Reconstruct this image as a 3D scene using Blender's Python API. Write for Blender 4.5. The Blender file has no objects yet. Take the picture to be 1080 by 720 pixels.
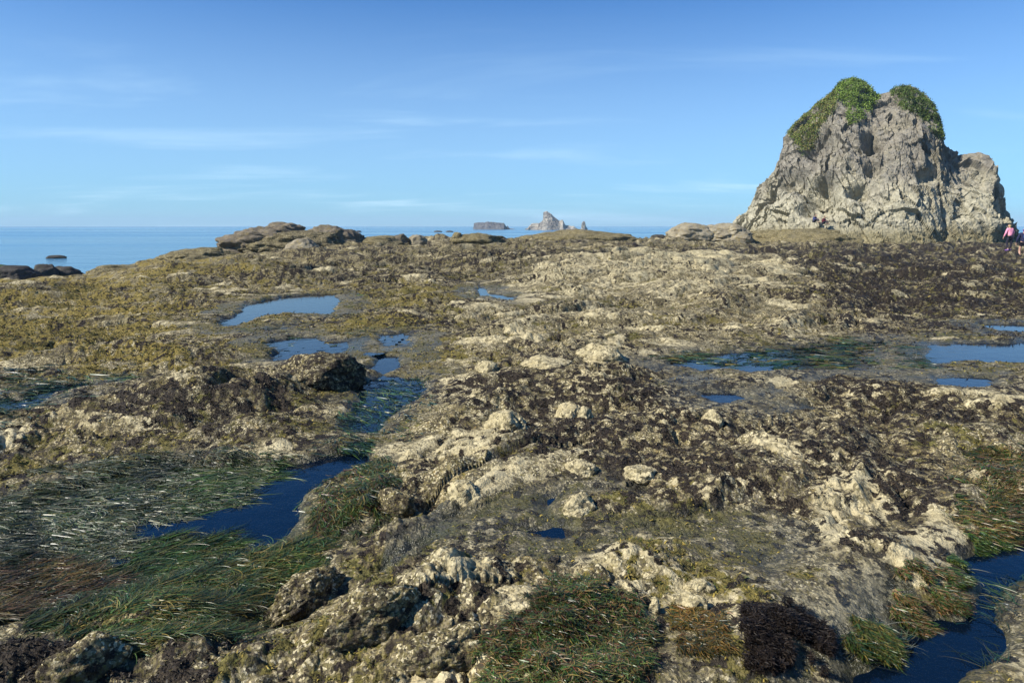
import bpy, math, random
import numpy as np
from mathutils import Vector

random.seed(7)
rng = np.random.default_rng(11)
S = bpy.context.scene
COL = S.collection
R = math.radians

# ------------------------------------------------------------------ camera
CAM_H = 1.75
PITCH = math.atan(122 / 720.0)
cam_d = bpy.data.cameras.new('camera')
cam_d.lens = 24.0
cam_d.sensor_width = 36.0
cam_d.clip_start = 0.1
cam_d.clip_end = 20000
cam = bpy.data.objects.new('camera', cam_d)
COL.objects.link(cam)
cam.location = (0, 0, CAM_H)
cam.rotation_euler = (math.pi / 2 - PITCH, 0, 0)
S.camera = cam

# ------------------------------------------------------------------ sky and sun
SUN_AZ = R(-112)       # clockwise from +Y (behind the camera, on the left)
SUN_EL = R(40)
EXPOSURE = 0.74
world = bpy.data.worlds.new('World')
S.world = world
world.use_nodes = True
wt = world.node_tree
wt.nodes.clear()
WN = wt.nodes.new
w_out = WN('ShaderNodeOutputWorld')
w_bg = WN('ShaderNodeBackground')
w_bg.inputs['Strength'].default_value = 0.077
sky = WN('ShaderNodeTexSky')
sky.sky_type = 'NISHITA'
sky.sun_disc = False
sky.sun_elevation = SUN_EL
sky.sun_rotation = SUN_AZ
sky.air_density = 1.0
sky.dust_density = 0.25
sky.ozone_density = 3.0
# thin cirrus: streaky noise on the sky direction
tc = WN('ShaderNodeTexCoord')
sep = WN('ShaderNodeSeparateXYZ')
wt.links.new(tc.outputs['Generated'], sep.inputs[0])


def wmath(op, a, b=None, c=None, clamp=False):
    n = WN('ShaderNodeMath')
    n.operation = op
    n.use_clamp = clamp
    for i, v in enumerate((a, b, c)):
        if v is None:
            continue
        if isinstance(v, (int, float)):
            n.inputs[i].default_value = v
        else:
            wt.links.new(v, n.inputs[i])
    return n.outputs[0]


zc = wmath('MAXIMUM', sep.outputs[2], 0.0)
zd = wmath('ADD', zc, 0.11)
cx = wmath('DIVIDE', sep.outputs[0], zd)
cy = wmath('DIVIDE', sep.outputs[1], zd)
cmb = WN('ShaderNodeCombineXYZ')
wt.links.new(wmath('MULTIPLY', cx, 0.34), cmb.inputs[0])
wt.links.new(wmath('MULTIPLY', cy, 0.85), cmb.inputs[1])
cn = WN('ShaderNodeTexNoise')
cn.inputs['Scale'].default_value = 1.15
cn.inputs['Detail'].default_value = 8
cn.inputs['Roughness'].default_value = 0.56
cn.inputs['Distortion'].default_value = 0.45
wt.links.new(cmb.outputs[0], cn.inputs['Vector'])
cloud = WN('ShaderNodeMapRange')
cloud.interpolation_type = 'SMOOTHSTEP'
cloud.inputs['From Min'].default_value = 0.50
cloud.inputs['From Max'].default_value = 0.80
wt.links.new(cn.outputs['Fac'], cloud.inputs['Value'])
lowband = WN('ShaderNodeMapRange')
lowband.interpolation_type = 'SMOOTHSTEP'
lowband.inputs['From Min'].default_value = 0.39
lowband.inputs['From Max'].default_value = 0.06
wt.links.new(sep.outputs[2], lowband.inputs['Value'])
cf = wmath('MULTIPLY', wmath('MULTIPLY', cloud.outputs[0], lowband.outputs[0]), 0.45)
cf = wmath('ADD', cf, wmath('MULTIPLY', lowband.outputs[0], 0.36), clamp=True)
hsv = WN('ShaderNodeHueSaturation')
hsv.inputs['Saturation'].default_value = 1.0
tint = WN('ShaderNodeMix')
tint.data_type = 'RGBA'
tint.blend_type = 'MULTIPLY'
tint.inputs[0].default_value = 1.0
tint.inputs[7].default_value = (.17, .60, 1.08, 1)
wt.links.new(sky.outputs[0], tint.inputs[6])
wt.links.new(tint.outputs[2], hsv.inputs['Color'])
mix = WN('ShaderNodeMix')
mix.data_type = 'RGBA'
wt.links.new(cf, mix.inputs[0])
wt.links.new(hsv.outputs[0], mix.inputs[6])
mix.inputs[7].default_value = (6.0, 8.3, 9.8, 1)
wt.links.new(mix.outputs[2], w_bg.inputs['Color'])
wt.links.new(w_bg.outputs[0], w_out.inputs['Surface'])

sun_d = bpy.data.lights.new('sun', 'SUN')
sun_d.energy = 5.0
sun_d.angle = R(0.5)
sun_d.color = (1.0, 0.94, 0.83)
sun = bpy.data.objects.new('sun', sun_d)
COL.objects.link(sun)
sdir = Vector((math.sin(SUN_AZ) * math.cos(SUN_EL), math.cos(SUN_AZ) * math.cos(SUN_EL), math.sin(SUN_EL)))
sun.rotation_euler = sdir.to_track_quat('Z', 'Y').to_euler()
sun.location = (-20, -10, 30)

S.view_settings.view_transform = 'Standard'
S.view_settings.look = 'None'
S.view_settings.exposure = EXPOSURE
S.view_settings.gamma = 1
S.view_settings.use_curve_mapping = False
S.cycles.use_denoising = True
S.cycles.max_bounces = 6
S.cycles.transparent_max_bounces = 8
S.cycles.volume_bounces = 0
S.cycles.caustics_reflective = False

SEA = -1.3

# ------------------------------------------------------------------ noise in numpy
_GA = rng.random(1024) * 2 * np.pi
_GX, _GY = np.cos(_GA), np.sin(_GA)
_G3 = rng.normal(size=(1024, 3))
_G3 /= np.linalg.norm(_G3, axis=1)[:, None]


def _hash(ix, iy, iz, seed):
    with np.errstate(over='ignore'):
        n = ix.astype(np.uint32) * np.uint32(374761393) + iy.astype(np.uint32) * np.uint32(668265263) + np.uint32((seed * 2246822519) & 0xffffffff)
        if iz is not None:
            n = n + iz.astype(np.uint32) * np.uint32(3266489917)
        n = (n ^ (n >> np.uint32(13))) * np.uint32(1274126177)
        n = n ^ (n >> np.uint32(16))
    return n


def perlin(x, y, seed=0):
    x0 = np.floor(x); y0 = np.floor(y)
    fx = x - x0; fy = y - y0
    ix = x0.astype(np.int64); iy = y0.astype(np.int64)
    u = fx * fx * fx * (fx * (fx * 6 - 15) + 10)
    v = fy * fy * fy * (fy * (fy * 6 - 15) + 10)

    def g(dx, dy):
        h = (_hash(ix + dx, iy + dy, None, seed) & np.uint32(1023))
        return _GX[h] * (fx - dx) + _GY[h] * (fy - dy)
    a = g(0, 0); b = g(1, 0); c = g(0, 1); d = g(1, 1)
    return ((a + u * (b - a)) * (1 - v) + (c + u * (d - c)) * v) * 1.5


def perlin3(p, seed=0):
    p0 = np.floor(p); f = p - p0; i = p0.astype(np.int64)
    w = f * f * f * (f * (f * 6 - 15) + 10)

    def g(a, b, c):
        h = _hash(i[:, 0] + a, i[:, 1] + b, i[:, 2] + c, seed) & np.uint32(1023)
        G = _G3[h]
        return G[:, 0] * (f[:, 0] - a) + G[:, 1] * (f[:, 1] - b) + G[:, 2] * (f[:, 2] - c)
    def lx(b, c):
        a0 = g(0, b, c); return a0 + w[:, 0] * (g(1, b, c) - a0)
    def ly(c):
        a0 = lx(0, c); return a0 + w[:, 1] * (lx(1, c) - a0)
    a0 = ly(0)
    return (a0 + w[:, 2] * (ly(1) - a0)) * 1.5


def worley(x, y, seed=0):
    """distance to nearest cell point, second nearest, and a random value of the nearest cell"""
    x0 = np.floor(x); y0 = np.floor(y)
    ix = x0.astype(np.int64); iy = y0.astype(np.int64)
    d1 = np.full(x.shape, 9.0); d2 = np.full(x.shape, 9.0); idv = np.zeros(x.shape)
    for a in (-1, 0, 1):
        for b in (-1, 0, 1):
            h = _hash(ix + a, iy + b, None, seed)
            px = x0 + a + (h & np.uint32(1023)) / 1023.0
            py = y0 + b + ((h >> np.uint32(10)) & np.uint32(1023)) / 1023.0
            d = np.hypot(px - x, py - y)
            rv = ((h >> np.uint32(20)) & np.uint32(1023)) / 1023.0
            m = d < d1
            d2 = np.where(m, d1, np.minimum(d2, d))
            idv = np.where(m, rv, idv)
            d1 = np.where(m, d, d1)
    return d1, d2, idv


def worley3(p, seed):
    """nearest cell in 3D: random value, offset from the cell point, cell random direction"""
    p0 = np.floor(p); ip = p0.astype(np.int64)
    best = np.full(len(p), 9.0); off = np.zeros_like(p); hid = np.zeros(len(p), np.uint32)
    for a in (-1, 0, 1):
        for b in (-1, 0, 1):
            for c in (-1, 0, 1):
                h = _hash(ip[:, 0] + a, ip[:, 1] + b, ip[:, 2] + c, seed)
                q = p0 + np.array([a, b, c]) + np.stack([(h & np.uint32(1023)), ((h >> np.uint32(10)) & np.uint32(1023)), ((h >> np.uint32(20)) & np.uint32(1023))], -1) / 1023.0
                e = p - q
                d = (e * e).sum(1)
                m = d < best
                best = np.where(m, d, best); off[m] = e[m]; hid[m] = h[m]
    h2 = _hash(hid.astype(np.int64), hid.astype(np.int64) >> 3, None, seed + 5)
    return (h2 & np.uint32(1023)) / 1023.0, off, _G3[(h2 >> np.uint32(10)) & np.uint32(1023)]


def sstep(a, b, x):
    t = np.clip((x - a) / (b - a), 0, 1)
    return t * t * (3 - 2 * t)


# ------------------------------------------------------------------ the lie of the land
def ray(px, py):
    dx = (px - 540) / 720.0; dy = (360 - py) / 720.0
    return np.array([dx, math.cos(PITCH) + dy * math.sin(PITCH), -math.sin(PITCH) + dy * math.cos(PITCH)])


def az_of(px):
    return math.atan((px - 540) / 720.0 * math.cos(PITCH))


_PX = [-700, 0, 100, 180, 240, 380, 540, 610, 690, 760, 900, 1070, 1800]
_AZ = np.array([az_of(p) for p in _PX])
_RE = np.array([41, 41, 44, 48, 45, 48, 50, 55, 60, 75, 85, 60, 60.])
_ZE = np.array([-1.25, -1.22, -1.15, -.6, -.05, .4, .55, .6, .45, .1, .0, .15, .2])
_RD = np.array([40, 40, 43, 51, 54, 56, 60, 64, 68, 120, 150, 150, 150.])


def base_h(x, y):
    az = np.arctan2(x, y); r = np.hypot(x, y)
    re = np.interp(az, _AZ, _RE); ze = np.interp(az, _AZ, _ZE); rd = np.interp(az, _AZ, _RD)
    h = ze * sstep(12, 1, (re - r) / (re - 12) * 11 + 1) if False else ze * np.clip((r - 12) / (re - 12), 0, 1) ** 1.3
    return h - sstep(0, 1, (r - rd) / 10) * 4.0


def P(px, py, extra=0.0):
    """where the sight line through a photo pixel meets the smooth ground"""
    d = ray(px, py)
    t = 1.6
    while t < 400:
        x, y, z = d[0] * t, d[1] * t, CAM_H + d[2] * t
        if z < float(base_h(np.array(x), np.array(y))) + extra:
            break
        t *= 1.004
    return x, y


def chart(x, y):
    return np.arctan2(x, y), np.log(np.maximum(np.hypot(x, y), 0.05))


def to_chart(pts, surf=False, extra=0.0):
    out = []
    for (a, b) in pts:
        x, y = PL(a, b) if surf else P(a, b, extra)
        out.append((math.atan2(x, y), math.log(math.hypot(x, y))))
    return np.array(out)


def sdf(poly, a, l):
    """signed distance (negative inside) to a polygon in the log-polar ground chart"""
    d = np.full(a.shape, 1e9); inside = np.zeros(a.shape, bool)
    n = len(poly)
    for i in range(n):
        x1, y1 = poly[i]; x2, y2 = poly[(i + 1) % n]
        ex, ey = x2 - x1, y2 - y1
        wx, wy = a - x1, l - y1
        t = np.clip((wx * ex + wy * ey) / (ex * ex + ey * ey + 1e-12), 0, 1)
        d = np.minimum(d, (wx - ex * t) ** 2 + (wy - ey * t) ** 2)
        c = ((y1 > l) != (y2 > l)) & (a < (x2 - x1) * (l - y1) / (y2 - y1 + 1e-12) + x1)
        inside ^= c
    d = np.sqrt(d)
    return np.where(inside, -d, d)


# pools: name, outline, level, depth
POOLS = [
    ('upper', [(222, 344), (260, 321), (300, 312), (356, 308), (366, 321), (352, 333), (300, 333), (268, 340), (240, 349)], -.03, .22),
    ('small', [(272, 349), (303, 344), (306, 349), (290, 352)], -.04, .15),
    ('mid', [(272, 362), (310, 354), (350, 358), (396, 355), (380, 370), (330, 380), (284, 384)], -.035, .22),
    ('dot', [(394, 353), (436, 350), (432, 367), (398, 367)], -.048, .18),
    ('channel', [(392, 376), (428, 373), (422, 395), (455, 398), (447, 425), (424, 440), (406, 458), (356, 460), (362, 440), (374, 412), (388, 395)], -.07, .22),
    ('navy', [(396, 470), (340, 481), (290, 492), (215, 488), (160, 486), (90, 510), (0, 545), (0, 670), (40, 668), (100, 650), (170, 620), (238, 598), (300, 578), (325, 552), (340, 520), (368, 497), (394, 488)], -.12, .34),
    ('leftp', [(-30, 420), (20, 421), (50, 407), (96, 401), (104, 408), (62, 416), (30, 434), (-30, 442)], -.07, .2),
    ('right', [(948, 362), (1000, 359), (1060, 361), (1120, 355), (1130, 389), (1050, 387), (1015, 384), (1000, 392), (966, 394), (945, 380)], -.06, .18),
    ('rightlow', [(976, 397), (1040, 399), (1076, 410), (1050, 417), (990, 409)], -.055, .15),
    ('rightfar', [(1026, 343), (1060, 342), (1120, 344), (1120, 352), (1055, 352)], -.05, .15),
    ('weedy', [(680, 380), (760, 371), (860, 363), (936, 360), (940, 384), (900, 393), (800, 396), (740, 394)], -.065, .12),
    ('creek', [(496, 298), (512, 298), (516, 308), (548, 314), (544, 321), (505, 314)], -.02, .2),
    ('corner', [(985, 590), (1035, 578), (1110, 566), (1180, 600), (1090, 622), (1066, 645), (1078, 680), (1066, 706), (1000, 745), (870, 745), (880, 706), (925, 682), (945, 655), (1000, 645), (1012, 618)], -.12, .3),
    ('seep', [(560, 522), (606, 514), (600, 540), (640, 566), (600, 582), (540, 575), (495, 590), (500, 560), (550, 548)], -.01, .10),
    ('film', [(760, 578), (830, 584), (850, 605), (838, 628), (800, 624), (770, 604)], -.015, .08),
    ('teal', [(730, 411), (776, 413), (800, 424), (760, 430), (728, 422)], -.02, .15),
    ('nook', [(250, 652), (286, 610), (330, 590), (352, 598), (330, 630), (330, 664), (290, 676), (256, 670)], -.15, .25),
    ('sandy', [(660, 712), (690, 668), (722, 650), (730, 672), (700, 712)], -.05, .1),
]
POOLC = [(nm, to_chart(pl, False, lv), lv, dp) for nm, pl, lv, dp in POOLS]

# raised or lowered ground: outline, metres, softness in chart units
RAISE = [
    ([(290, 372), (330, 364), (394, 372), (392, 400), (350, 408), (292, 402)], .08, .05),
    ([(0, 455), (60, 425), (220, 398), (350, 405), (370, 440), (340, 465), (200, 480), (100, 500), (0, 520)], .08, .10),
    ([(150, 650), (230, 620), (300, 560), (400, 540), (470, 540), (420, 590), (340, 620), (200, 700)], .06, .07),
    ([(470, 440), (700, 400), (1000, 410), (1010, 500), (760, 520), (600, 520), (480, 500)], .05, .12),
    ([(540, 284), (600, 272), (800, 276), (850, 296), (800, 312), (560, 308)], .22, .12),
    ([(520, 262), (680, 262), (680, 268), (520, 268)], .05, .06),
    ([(0, 300), (90, 292), (210, 296), (210, 308), (90, 318), (0, 322)], .10, .06),
    ([(240, 276), (380, 268), (500, 262), (500, 276), (300, 288)], .08, .08),
    ([(480, 345), (640, 330), (720, 345), (640, 375), (500, 380)], .08, .10),
    ([(330, 640), (480, 600), (520, 640), (440, 700), (330, 700)], .10, .06),
    ([(480, 500), (560, 480), (640, 495), (600, 510), (500, 530)], .10, .05),
]
RAISEC = [(to_chart(pl), h, s) for pl, h, s in RAISE]


def billow(x, y, seed):
    return np.minimum(np.abs(perlin(x, y, seed)) * 1.9, 1.2) - 0.48


def land(x, y, spacing=None, masks=False):
    x = np.asarray(x, float); y = np.asarray(y, float)
    r = np.hypot(x, y)
    a, l = chart(x, y)
    if spacing is None:
        spacing = np.maximum(r * 0.0016, .004)
    lod = lambda w: sstep(2.2, 5.0, w / spacing)
    # edge jitter and warp
    w1 = perlin(x / 2.6, y / 2.6, 1); w2 = perlin(x / 2.6 + 31, y / 2.6, 2)
    w3 = perlin(x / .6, y / .6, 3); w4 = perlin(x / .6, y / .6 + 17, 4)
    X = x + .55 * w1 + .10 * w3
    Y = y + .55 * w2 + .10 * w4
    ca, sa = math.cos(.55), math.sin(.55)
    U = (X * ca + Y * sa) / 1.7
    V = (-X * sa + Y * ca)
    far = sstep(14, 34, r)
    rel = .115 * billow(U / 4.2, V / 4.2, 5) * (1 + 1.0 * far)
    rel += .26 * far * billow(X / 13, Y / 8, 6)
    rel += (.17 - .035 * far) * billow(U / 3.4, V / 1.15, 7) * (1 + 1.2 * far)
    rel += .075 * billow(U / 1.15, V / .50, 8) * lod(.66) * (1 + far)
    # jointed blocks: every block sits and tilts a little differently
    b1, b2, bid = worley(U / .95 + .25 * w3, V / .55 + .25 * w4, 29)
    rel += (.06 * (bid - .5) + .04 * (b1 - .4) * np.sign(bid - .5)) * sstep(0, .10, b2 - b1) * lod(.4) * sstep(-.3, .3, w2)
    d1, d2, idv = worley(U / .42 + .3 * w3, V / .42, 9)
    rel += .06 * (np.sqrt(np.clip(1 - (d1 / .75) ** 2, 0, 1)) - .6) * (idv > .35) * (1 + .6 * (idv > .75)) * lod(.5) * (.4 + idv)
    c1, c2, cid = worley(U / .24 + .2 * w4, V / .17, 39)
    rel += .030 * (cid - .5) * sstep(0, .18, c2 - c1) * lod(.2)
    rel += .034 * billow(X / .27, Y / .27, 10) * lod(.27)
    e1, e2, idw = worley(X / .13, Y / .13, 19)
    sm = .018 * (np.sqrt(np.clip(1 - (e1 / .7) ** 2, 0, 1)) - .6) * (idw > .35) * lod(.16)
    sm += .020 * billow(X / .11, Y / .11, 11) * lod(.11)
    sm += .010 * billow(x / .05, y / .05, 12) * lod(.05)
    sm += .005 * billow(x / .022, y / .022, 13) * lod(.022)
    rel += sm
    cr = perlin(U / .9 + 5, V / .55, 14)
    rel -= .045 * np.exp(-(cr / .035) ** 2) * lod(.3) * sstep(-.2, .4, w1)
    up = np.zeros_like(x)
    for pl, h, s in RAISEC:
        up += h * sstep(s, -s, sdf(pl, a + .02 * w1, l + .03 * w2))
    z = base_h(x, y) + rel + up
    wet = np.zeros_like(x); pd = np.full(x.shape, 9.0)
    for nm, pl, lv, dp in POOLC:
        D = sdf(pl, a, l) * r
        D = D + (.10 * w3 + .05 * perlin(x / .22, y / .22, 15)) * np.clip(r / 6, .5, 1.6)
        k = sstep(.8 * np.clip(r / 6, .5, 2.2), 0.02, D)
        c = pl.mean(axis=0)
        lvz = lv + float(base_h(math.exp(c[1]) * math.sin(c[0]), math.exp(c[1]) * math.cos(c[0])))
        damp = np.where(z > lvz + .04, lvz + .04 + (z - lvz - .04) * .22, lvz + .04)
        z = z * (1 - k) + damp * k
        inn = sstep(.05, -.45, D)
        z = z - inn * (dp + .06 + np.maximum(z - lvz - .04, 0) * .7) + .30 * rel * inn
        wet = np.maximum(wet, sstep(.10, -.02, z - lvz) * (D < .5))
        pd = np.minimum(pd, D)
    if not masks:
        return z
    return z, wet, pd, rel, (w1, w2, w3, w4, sm, d1, idv)


def PL(px, py):
    """where the sight line meets the finished rock surface"""
    d = ray(px, py)
    t = np.geomspace(1.7, 120, 1500)
    x, y, z = d[0] * t, d[1] * t, CAM_H + d[2] * t
    hit = np.where(z < land(x, y, np.full(t.shape, .10)))[0]
    if not len(hit): return P(px, py)
    k = hit[0]
    return x[k], y[k]


# regions of growth on the rock: outline, dark, olive, pale, yellow
REG = [
    ([(660, 266), (1150, 252), (1150, 352), (960, 348), (860, 320), (840, 296), (700, 284)], .70, .60, .28, .10),
    ([(520, 296), (600, 272), (800, 272), (850, 296), (800, 318), (620, 318), (500, 312)], .27, .34, .68, .20),
    ([(480, 316), (820, 320), (900, 345), (700, 372), (470, 378), (440, 345)], .30, .38, .50, .15),
    ([(470, 405), (700, 388), (900, 392), (1060, 418), (1020, 500), (1010, 590), (920, 610), (860, 560), (720, 545), (600, 500), (470, 470)], .59, .22, .55, .05),
    ([(-200, 450), (60, 420), (220, 390), (290, 365), (395, 370), (370, 440), (300, 480), (180, 484), (0, 525), (-200, 560)], .61, .46, .36, .12),
    ([(-300, 290), (240, 268), (330, 300), (240, 318), (200, 390), (-300, 400)], .34, .78, .15, .80),
    ([(160, 300), (480, 290), (500, 340), (440, 400), (220, 385)], .44, .66, .25, .50),
    ([(240, 262), (690, 250), (690, 270), (540, 290), (400, 300), (300, 290)], .52, .50, .22, .25),
    ([(-100, 690), (200, 640), (330, 740), (330, 900), (-300, 900)], .70, .35, .15, .10),
    ([(280, 620), (420, 545), (640, 520), (760, 540), (760, 600), (620, 640), (500, 900), (200, 900)], .40, .50, .50, .15),
    ([(640, 570), (900, 600), (960, 640), (920, 690), (900, 900), (560, 900)], .34, .44, .56, .15),
    ([(1040, 470), (1200, 470), (1200, 580), (1000, 600)], .20, .45, .40, .55),
]
REGC = [(to_chart(pl), d, o, p, yv) for pl, d, o, p, yv in REG]

N_AZ = 1500
AZ_IN = np.linspace(-R(50), R(50), N_AZ)
AZ = np.concatenate([np.linspace(-R(95), -R(50.3), 170), AZ_IN, np.linspace(R(50.3), R(95), 170)])
AP_Y = -1.1                      # the fan of ground samples starts a metre behind the viewpoint
rs = [1.4]
while rs[-1] < 230:
    q = rs[-1]
    rs.append(q * (1 + (0.0032 if q < 9 else 0.0042 if q < 40 else .0075)))
RS = np.array(rs)
AA, RR = np.meshgrid(AZ, RS)
GX = (RR * np.sin(AA)).ravel(); GY = (RR * np.cos(AA)).ravel() + AP_Y
dlin = np.maximum(.0030 * RR.ravel(), .004) * .8
gz, gwet, gpd, grel, gw = land(GX, GY, dlin, True)
w1, w2, w3, w4, gsm, wd1, wid = gw
nA, nR = len(AZ), len(RS)
ca_, cl_ = chart(GX, GY)
rr_ = np.hypot(GX, GY)
dk = np.full(GX.shape, .45); ol = np.full(GX.shape, .48); pa = np.full(GX.shape, .38); ye = np.full(GX.shape, .25)
for pl, d, o, p, yv in REGC:
    k = sstep(.10, -.08, sdf(pl, ca_ + .03 * w1, cl_ + .06 * w2))
    dk += (d - dk) * k; ol += (o - ol) * k; pa += (p - pa) * k; ye += (yv - ye) * k


def fb(x, y, s, seed, n=4):
    out = 0; amp = 1; tot = 0
    for i in range(n):
        out = out + amp * perlin(x / s, y / s, seed + i); tot += amp; amp *= .62; s *= .5
    return out / tot * 1.6


n_d = fb(GX, GY * .8, 1.1, 40); n_d2 = fb(GX, GY, .20, 50, 3)
n_d3 = fb(GX, GY, .085, 57, 2); n_d3 *= sstep(.0, 1, .085 / (dlin * 2.5))
n_o = fb(GX, GY, 1.6, 60); n_p = fb(GX, GY, 1.4, 70); n_y = fb(GX, GY, 2.2, 80, 3)
far_ = sstep(18, 45, rr_)
# growth holds to crowns (dark weed) and hollows (olive)
dk = dk + .04
hol = np.clip(-gsm / .018, -1, 1)
m_dark = dk + .28 * n_d + .42 * n_d2 + .52 * n_d3 + .09 * hol + .6 * np.clip(grel, -.2, .25) * (1 - far_) - .12 * sstep(.8, .1, gpd)
m_olive = ol + .40 * n_o + .40 * fb(GX, GY, .25, 55, 3) + .25 * n_d3 + .16 * hol + .07 * sstep(.9, .1, gpd) - .5 * np.clip(grel, -.2, .3)
m_pale = pa + .30 * n_p + .35 * n_d2 + .8 * np.clip(grel, -.3, .3)
n_c = fb(GX, GY, 2.4, 95, 2)
clean = sstep(.55, .35, wd1) * sstep(.78, .86, wid + .25 * n_c + .12 * (pa - .4)) * (gwet < .3)
m_dark -= .30 * clean; m_olive -= .30 * clean; m_pale += .40 * clean
m_yel = np.clip(ye + .35 * n_y, 0, 1)


def flat_mesh(name, co, faces_flat, n_face, smooth=True, attrs=None, mat=None, verts_per=4):
    me = bpy.data.meshes.new(name)
    nv = len(co)
    me.vertices.add(nv)
    me.vertices.foreach_set('co', np.asarray(co, np.float32).ravel())
    me.loops.add(n_face * verts_per)
    me.loops.foreach_set('vertex_index', np.asarray(faces_flat, np.int32).ravel())
    me.polygons.add(n_face)
    me.polygons.foreach_set('loop_start', np.arange(0, n_face * verts_per, verts_per, dtype=np.int32))
    me.polygons.foreach_set('loop_total', np.full(n_face, verts_per, np.int32))
    me.polygons.foreach_set('use_smooth', np.full(n_face, smooth, bool))
    me.update(calc_edges=True)
    for k, v in (attrs or {}).items():
        if v.ndim == 1:
            at = me.attributes.new(k, 'FLOAT', 'POINT')
            at.data.foreach_set('value', v.astype(np.float32))
        else:
            at = me.attributes.new(k, 'FLOAT_COLOR', 'POINT')
            at.data.foreach_set('color', v.astype(np.float32).ravel())
    if mat:
        me.materials.append(mat)
    return me


def grid_faces(nr, nc, flip=False, wrap=False):
    i = np.arange(nr - 1)[:, None] * nc + np.arange(nc if wrap else nc - 1)[None, :]
    j = np.arange(nr - 1)[:, None] * nc + (np.arange(nc if wrap else nc - 1)[None, :] + 1) % nc
    q = np.stack([i, j, j + nc, i + nc], -1).reshape(-1, 4)
    return q[:, ::-1] if flip else q


def link(name, me, parent=None, loc=(0, 0, 0), rz=0):
    o = bpy.data.objects.new(name, me)
    COL.objects.link(o)
    o.location = loc
    o.rotation_euler = (0, 0, rz)
    if parent:
        o.parent = parent
    return o


def tag(o, label=None, cat=None, group=None, kind=None):
    if label: o['label'] = label
    if cat: o['category'] = cat
    if group: o['group'] = group
    if kind: o['kind'] = kind
    return o


# ------------------------------------------------------------------ material helper
class NT:
    def __init__(self, name):
        self.m = bpy.data.materials.new(name)
        self.m.use_nodes = True
        self.t = self.m.node_tree
        self.t.nodes.clear()
        self.out = self.t.nodes.new('ShaderNodeOutputMaterial')

    def n(self, typ, **kw):
        nd = self.t.nodes.new(typ)
        for k, v in kw.items():
            setattr(nd, k, v)
        return nd

    def set(self, sock, v):
        if hasattr(v, 'is_output') or hasattr(v, 'links'):
            self.t.links.new(v, sock)
        else:
            sock.default_value = v

    def math(self, op, a, b=0.0, clamp=False):
        nd = self.n('ShaderNodeMath', operation=op, use_clamp=clamp)
        self.set(nd.inputs[0], a); self.set(nd.inputs[1], b)
        return nd.outputs[0]

    def mix(self, f, a, b, blend='MIX'):
        nd = self.n('ShaderNodeMix', data_type='RGBA', blend_type=blend)
        self.set(nd.inputs[0], f)
        for i, v in ((6, a), (7, b)):
            self.set(nd.inputs[i], (*v, 1) if isinstance(v, tuple) and len(v) == 3 else v)
        return nd.outputs[2]

    def noise(self, scale, detail=4, rough=.55, vec=None, dist=0.0):
        nd = self.n('ShaderNodeTexNoise')
        nd.inputs['Scale'].default_value = scale
        nd.inputs['Detail'].default_value = detail
        nd.inputs['Roughness'].default_value = rough
        nd.inputs['Distortion'].default_value = dist
        self.t.links.new(vec or self.pos(), nd.inputs['Vector'])
        return nd.outputs['Fac']

    def vor(self, scale, feature='F1', vec=None, out='Distance'):
        nd = self.n('ShaderNodeTexVoronoi', feature=feature)
        nd.inputs['Scale'].default_value = scale
        self.t.links.new(vec or self.pos(), nd.inputs['Vector'])
        return nd.outputs[out]

    def pos(self):
        if not hasattr(self, '_p'):
            self._p = self.n('ShaderNodeTexCoord').outputs['Object']
        return self._p

    def ramp(self, v, a, b, lo=0.0, hi=1.0):
        nd = self.n('ShaderNodeMapRange', interpolation_type='SMOOTHSTEP')
        self.set(nd.inputs['Value'], v)
        nd.inputs['From Min'].default_value = a; nd.inputs['From Max'].default_value = b
        nd.inputs['To Min'].default_value = lo; nd.inputs['To Max'].default_value = hi
        return nd.outputs[0]

    def attr(self, name, out='Fac'):
        return self.n('ShaderNodeAttribute', attribute_name=name).outputs[out]

    def bump(self, h, strength=.5, dist=.02, normal=None):
        nd = self.n('ShaderNodeBump')
        self.set(nd.inputs['Height'], h)
        nd.inputs['Strength'].default_value = strength
        nd.inputs['Distance'].default_value = dist
        if normal is not None:
            self.t.links.new(normal, nd.inputs['Normal'])
        return nd.outputs[0]

    def principled(self, color, rough=.8, spec=.5, normal=None):
        nd = self.n('ShaderNodeBsdfPrincipled')
        self.set(nd.inputs['Base Color'], (*color, 1) if isinstance(color, tuple) and len(color) == 3 else color)
        self.set(nd.inputs['Roughness'], rough)
        self.set(nd.inputs['Specular IOR Level'], spec)
        if normal is not None:
            self.t.links.new(normal, nd.inputs['Normal'])
        self.t.links.new(nd.outputs[0], self.out.inputs['Surface'])
        return nd


# reef surface: bare rock, barnacle crust, dark weed, olive weed
T = NT('reef_rock')
fine = T.noise(26, 6, .65)
mid = T.noise(5.5, 5, .6)
grit = T.noise(150, 3, .6)
mus = T.vor(60)
rock = T.mix(T.ramp(mid, .35, .68), (.17, .135, .062), (.43, .35, .175))
rock = T.mix(T.ramp(T.noise(1.3, 3), .4, .7), rock, (.20, .175, .125))
rock = T.mix(T.ramp(T.noise(9, 3, .6), .56, .72), rock, (.25, .175, .06))
rock = T.mix(T.ramp(grit, .60, .74, 0, .6), rock, (.55, .48, .31))
rock = T.mix(T.ramp(grit, .46, .34, 0, .75), rock, (.05, .043, .03))
palec = T.mix(T.ramp(mid, .3, .7), (.38, .32, .18), (.62, .54, .33))
jit = T.n('ShaderNodeVectorMath', operation='ADD')
T.t.links.new(T.pos(), jit.inputs[0])
nv = T.n('ShaderNodeTexNoise'); nv.inputs['Scale'].default_value = 30; T.t.links.new(T.pos(), nv.inputs['Vector'])
sc_ = T.n('ShaderNodeVectorMath', operation='SCALE'); sc_.inputs['Scale'].default_value = .03
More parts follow.
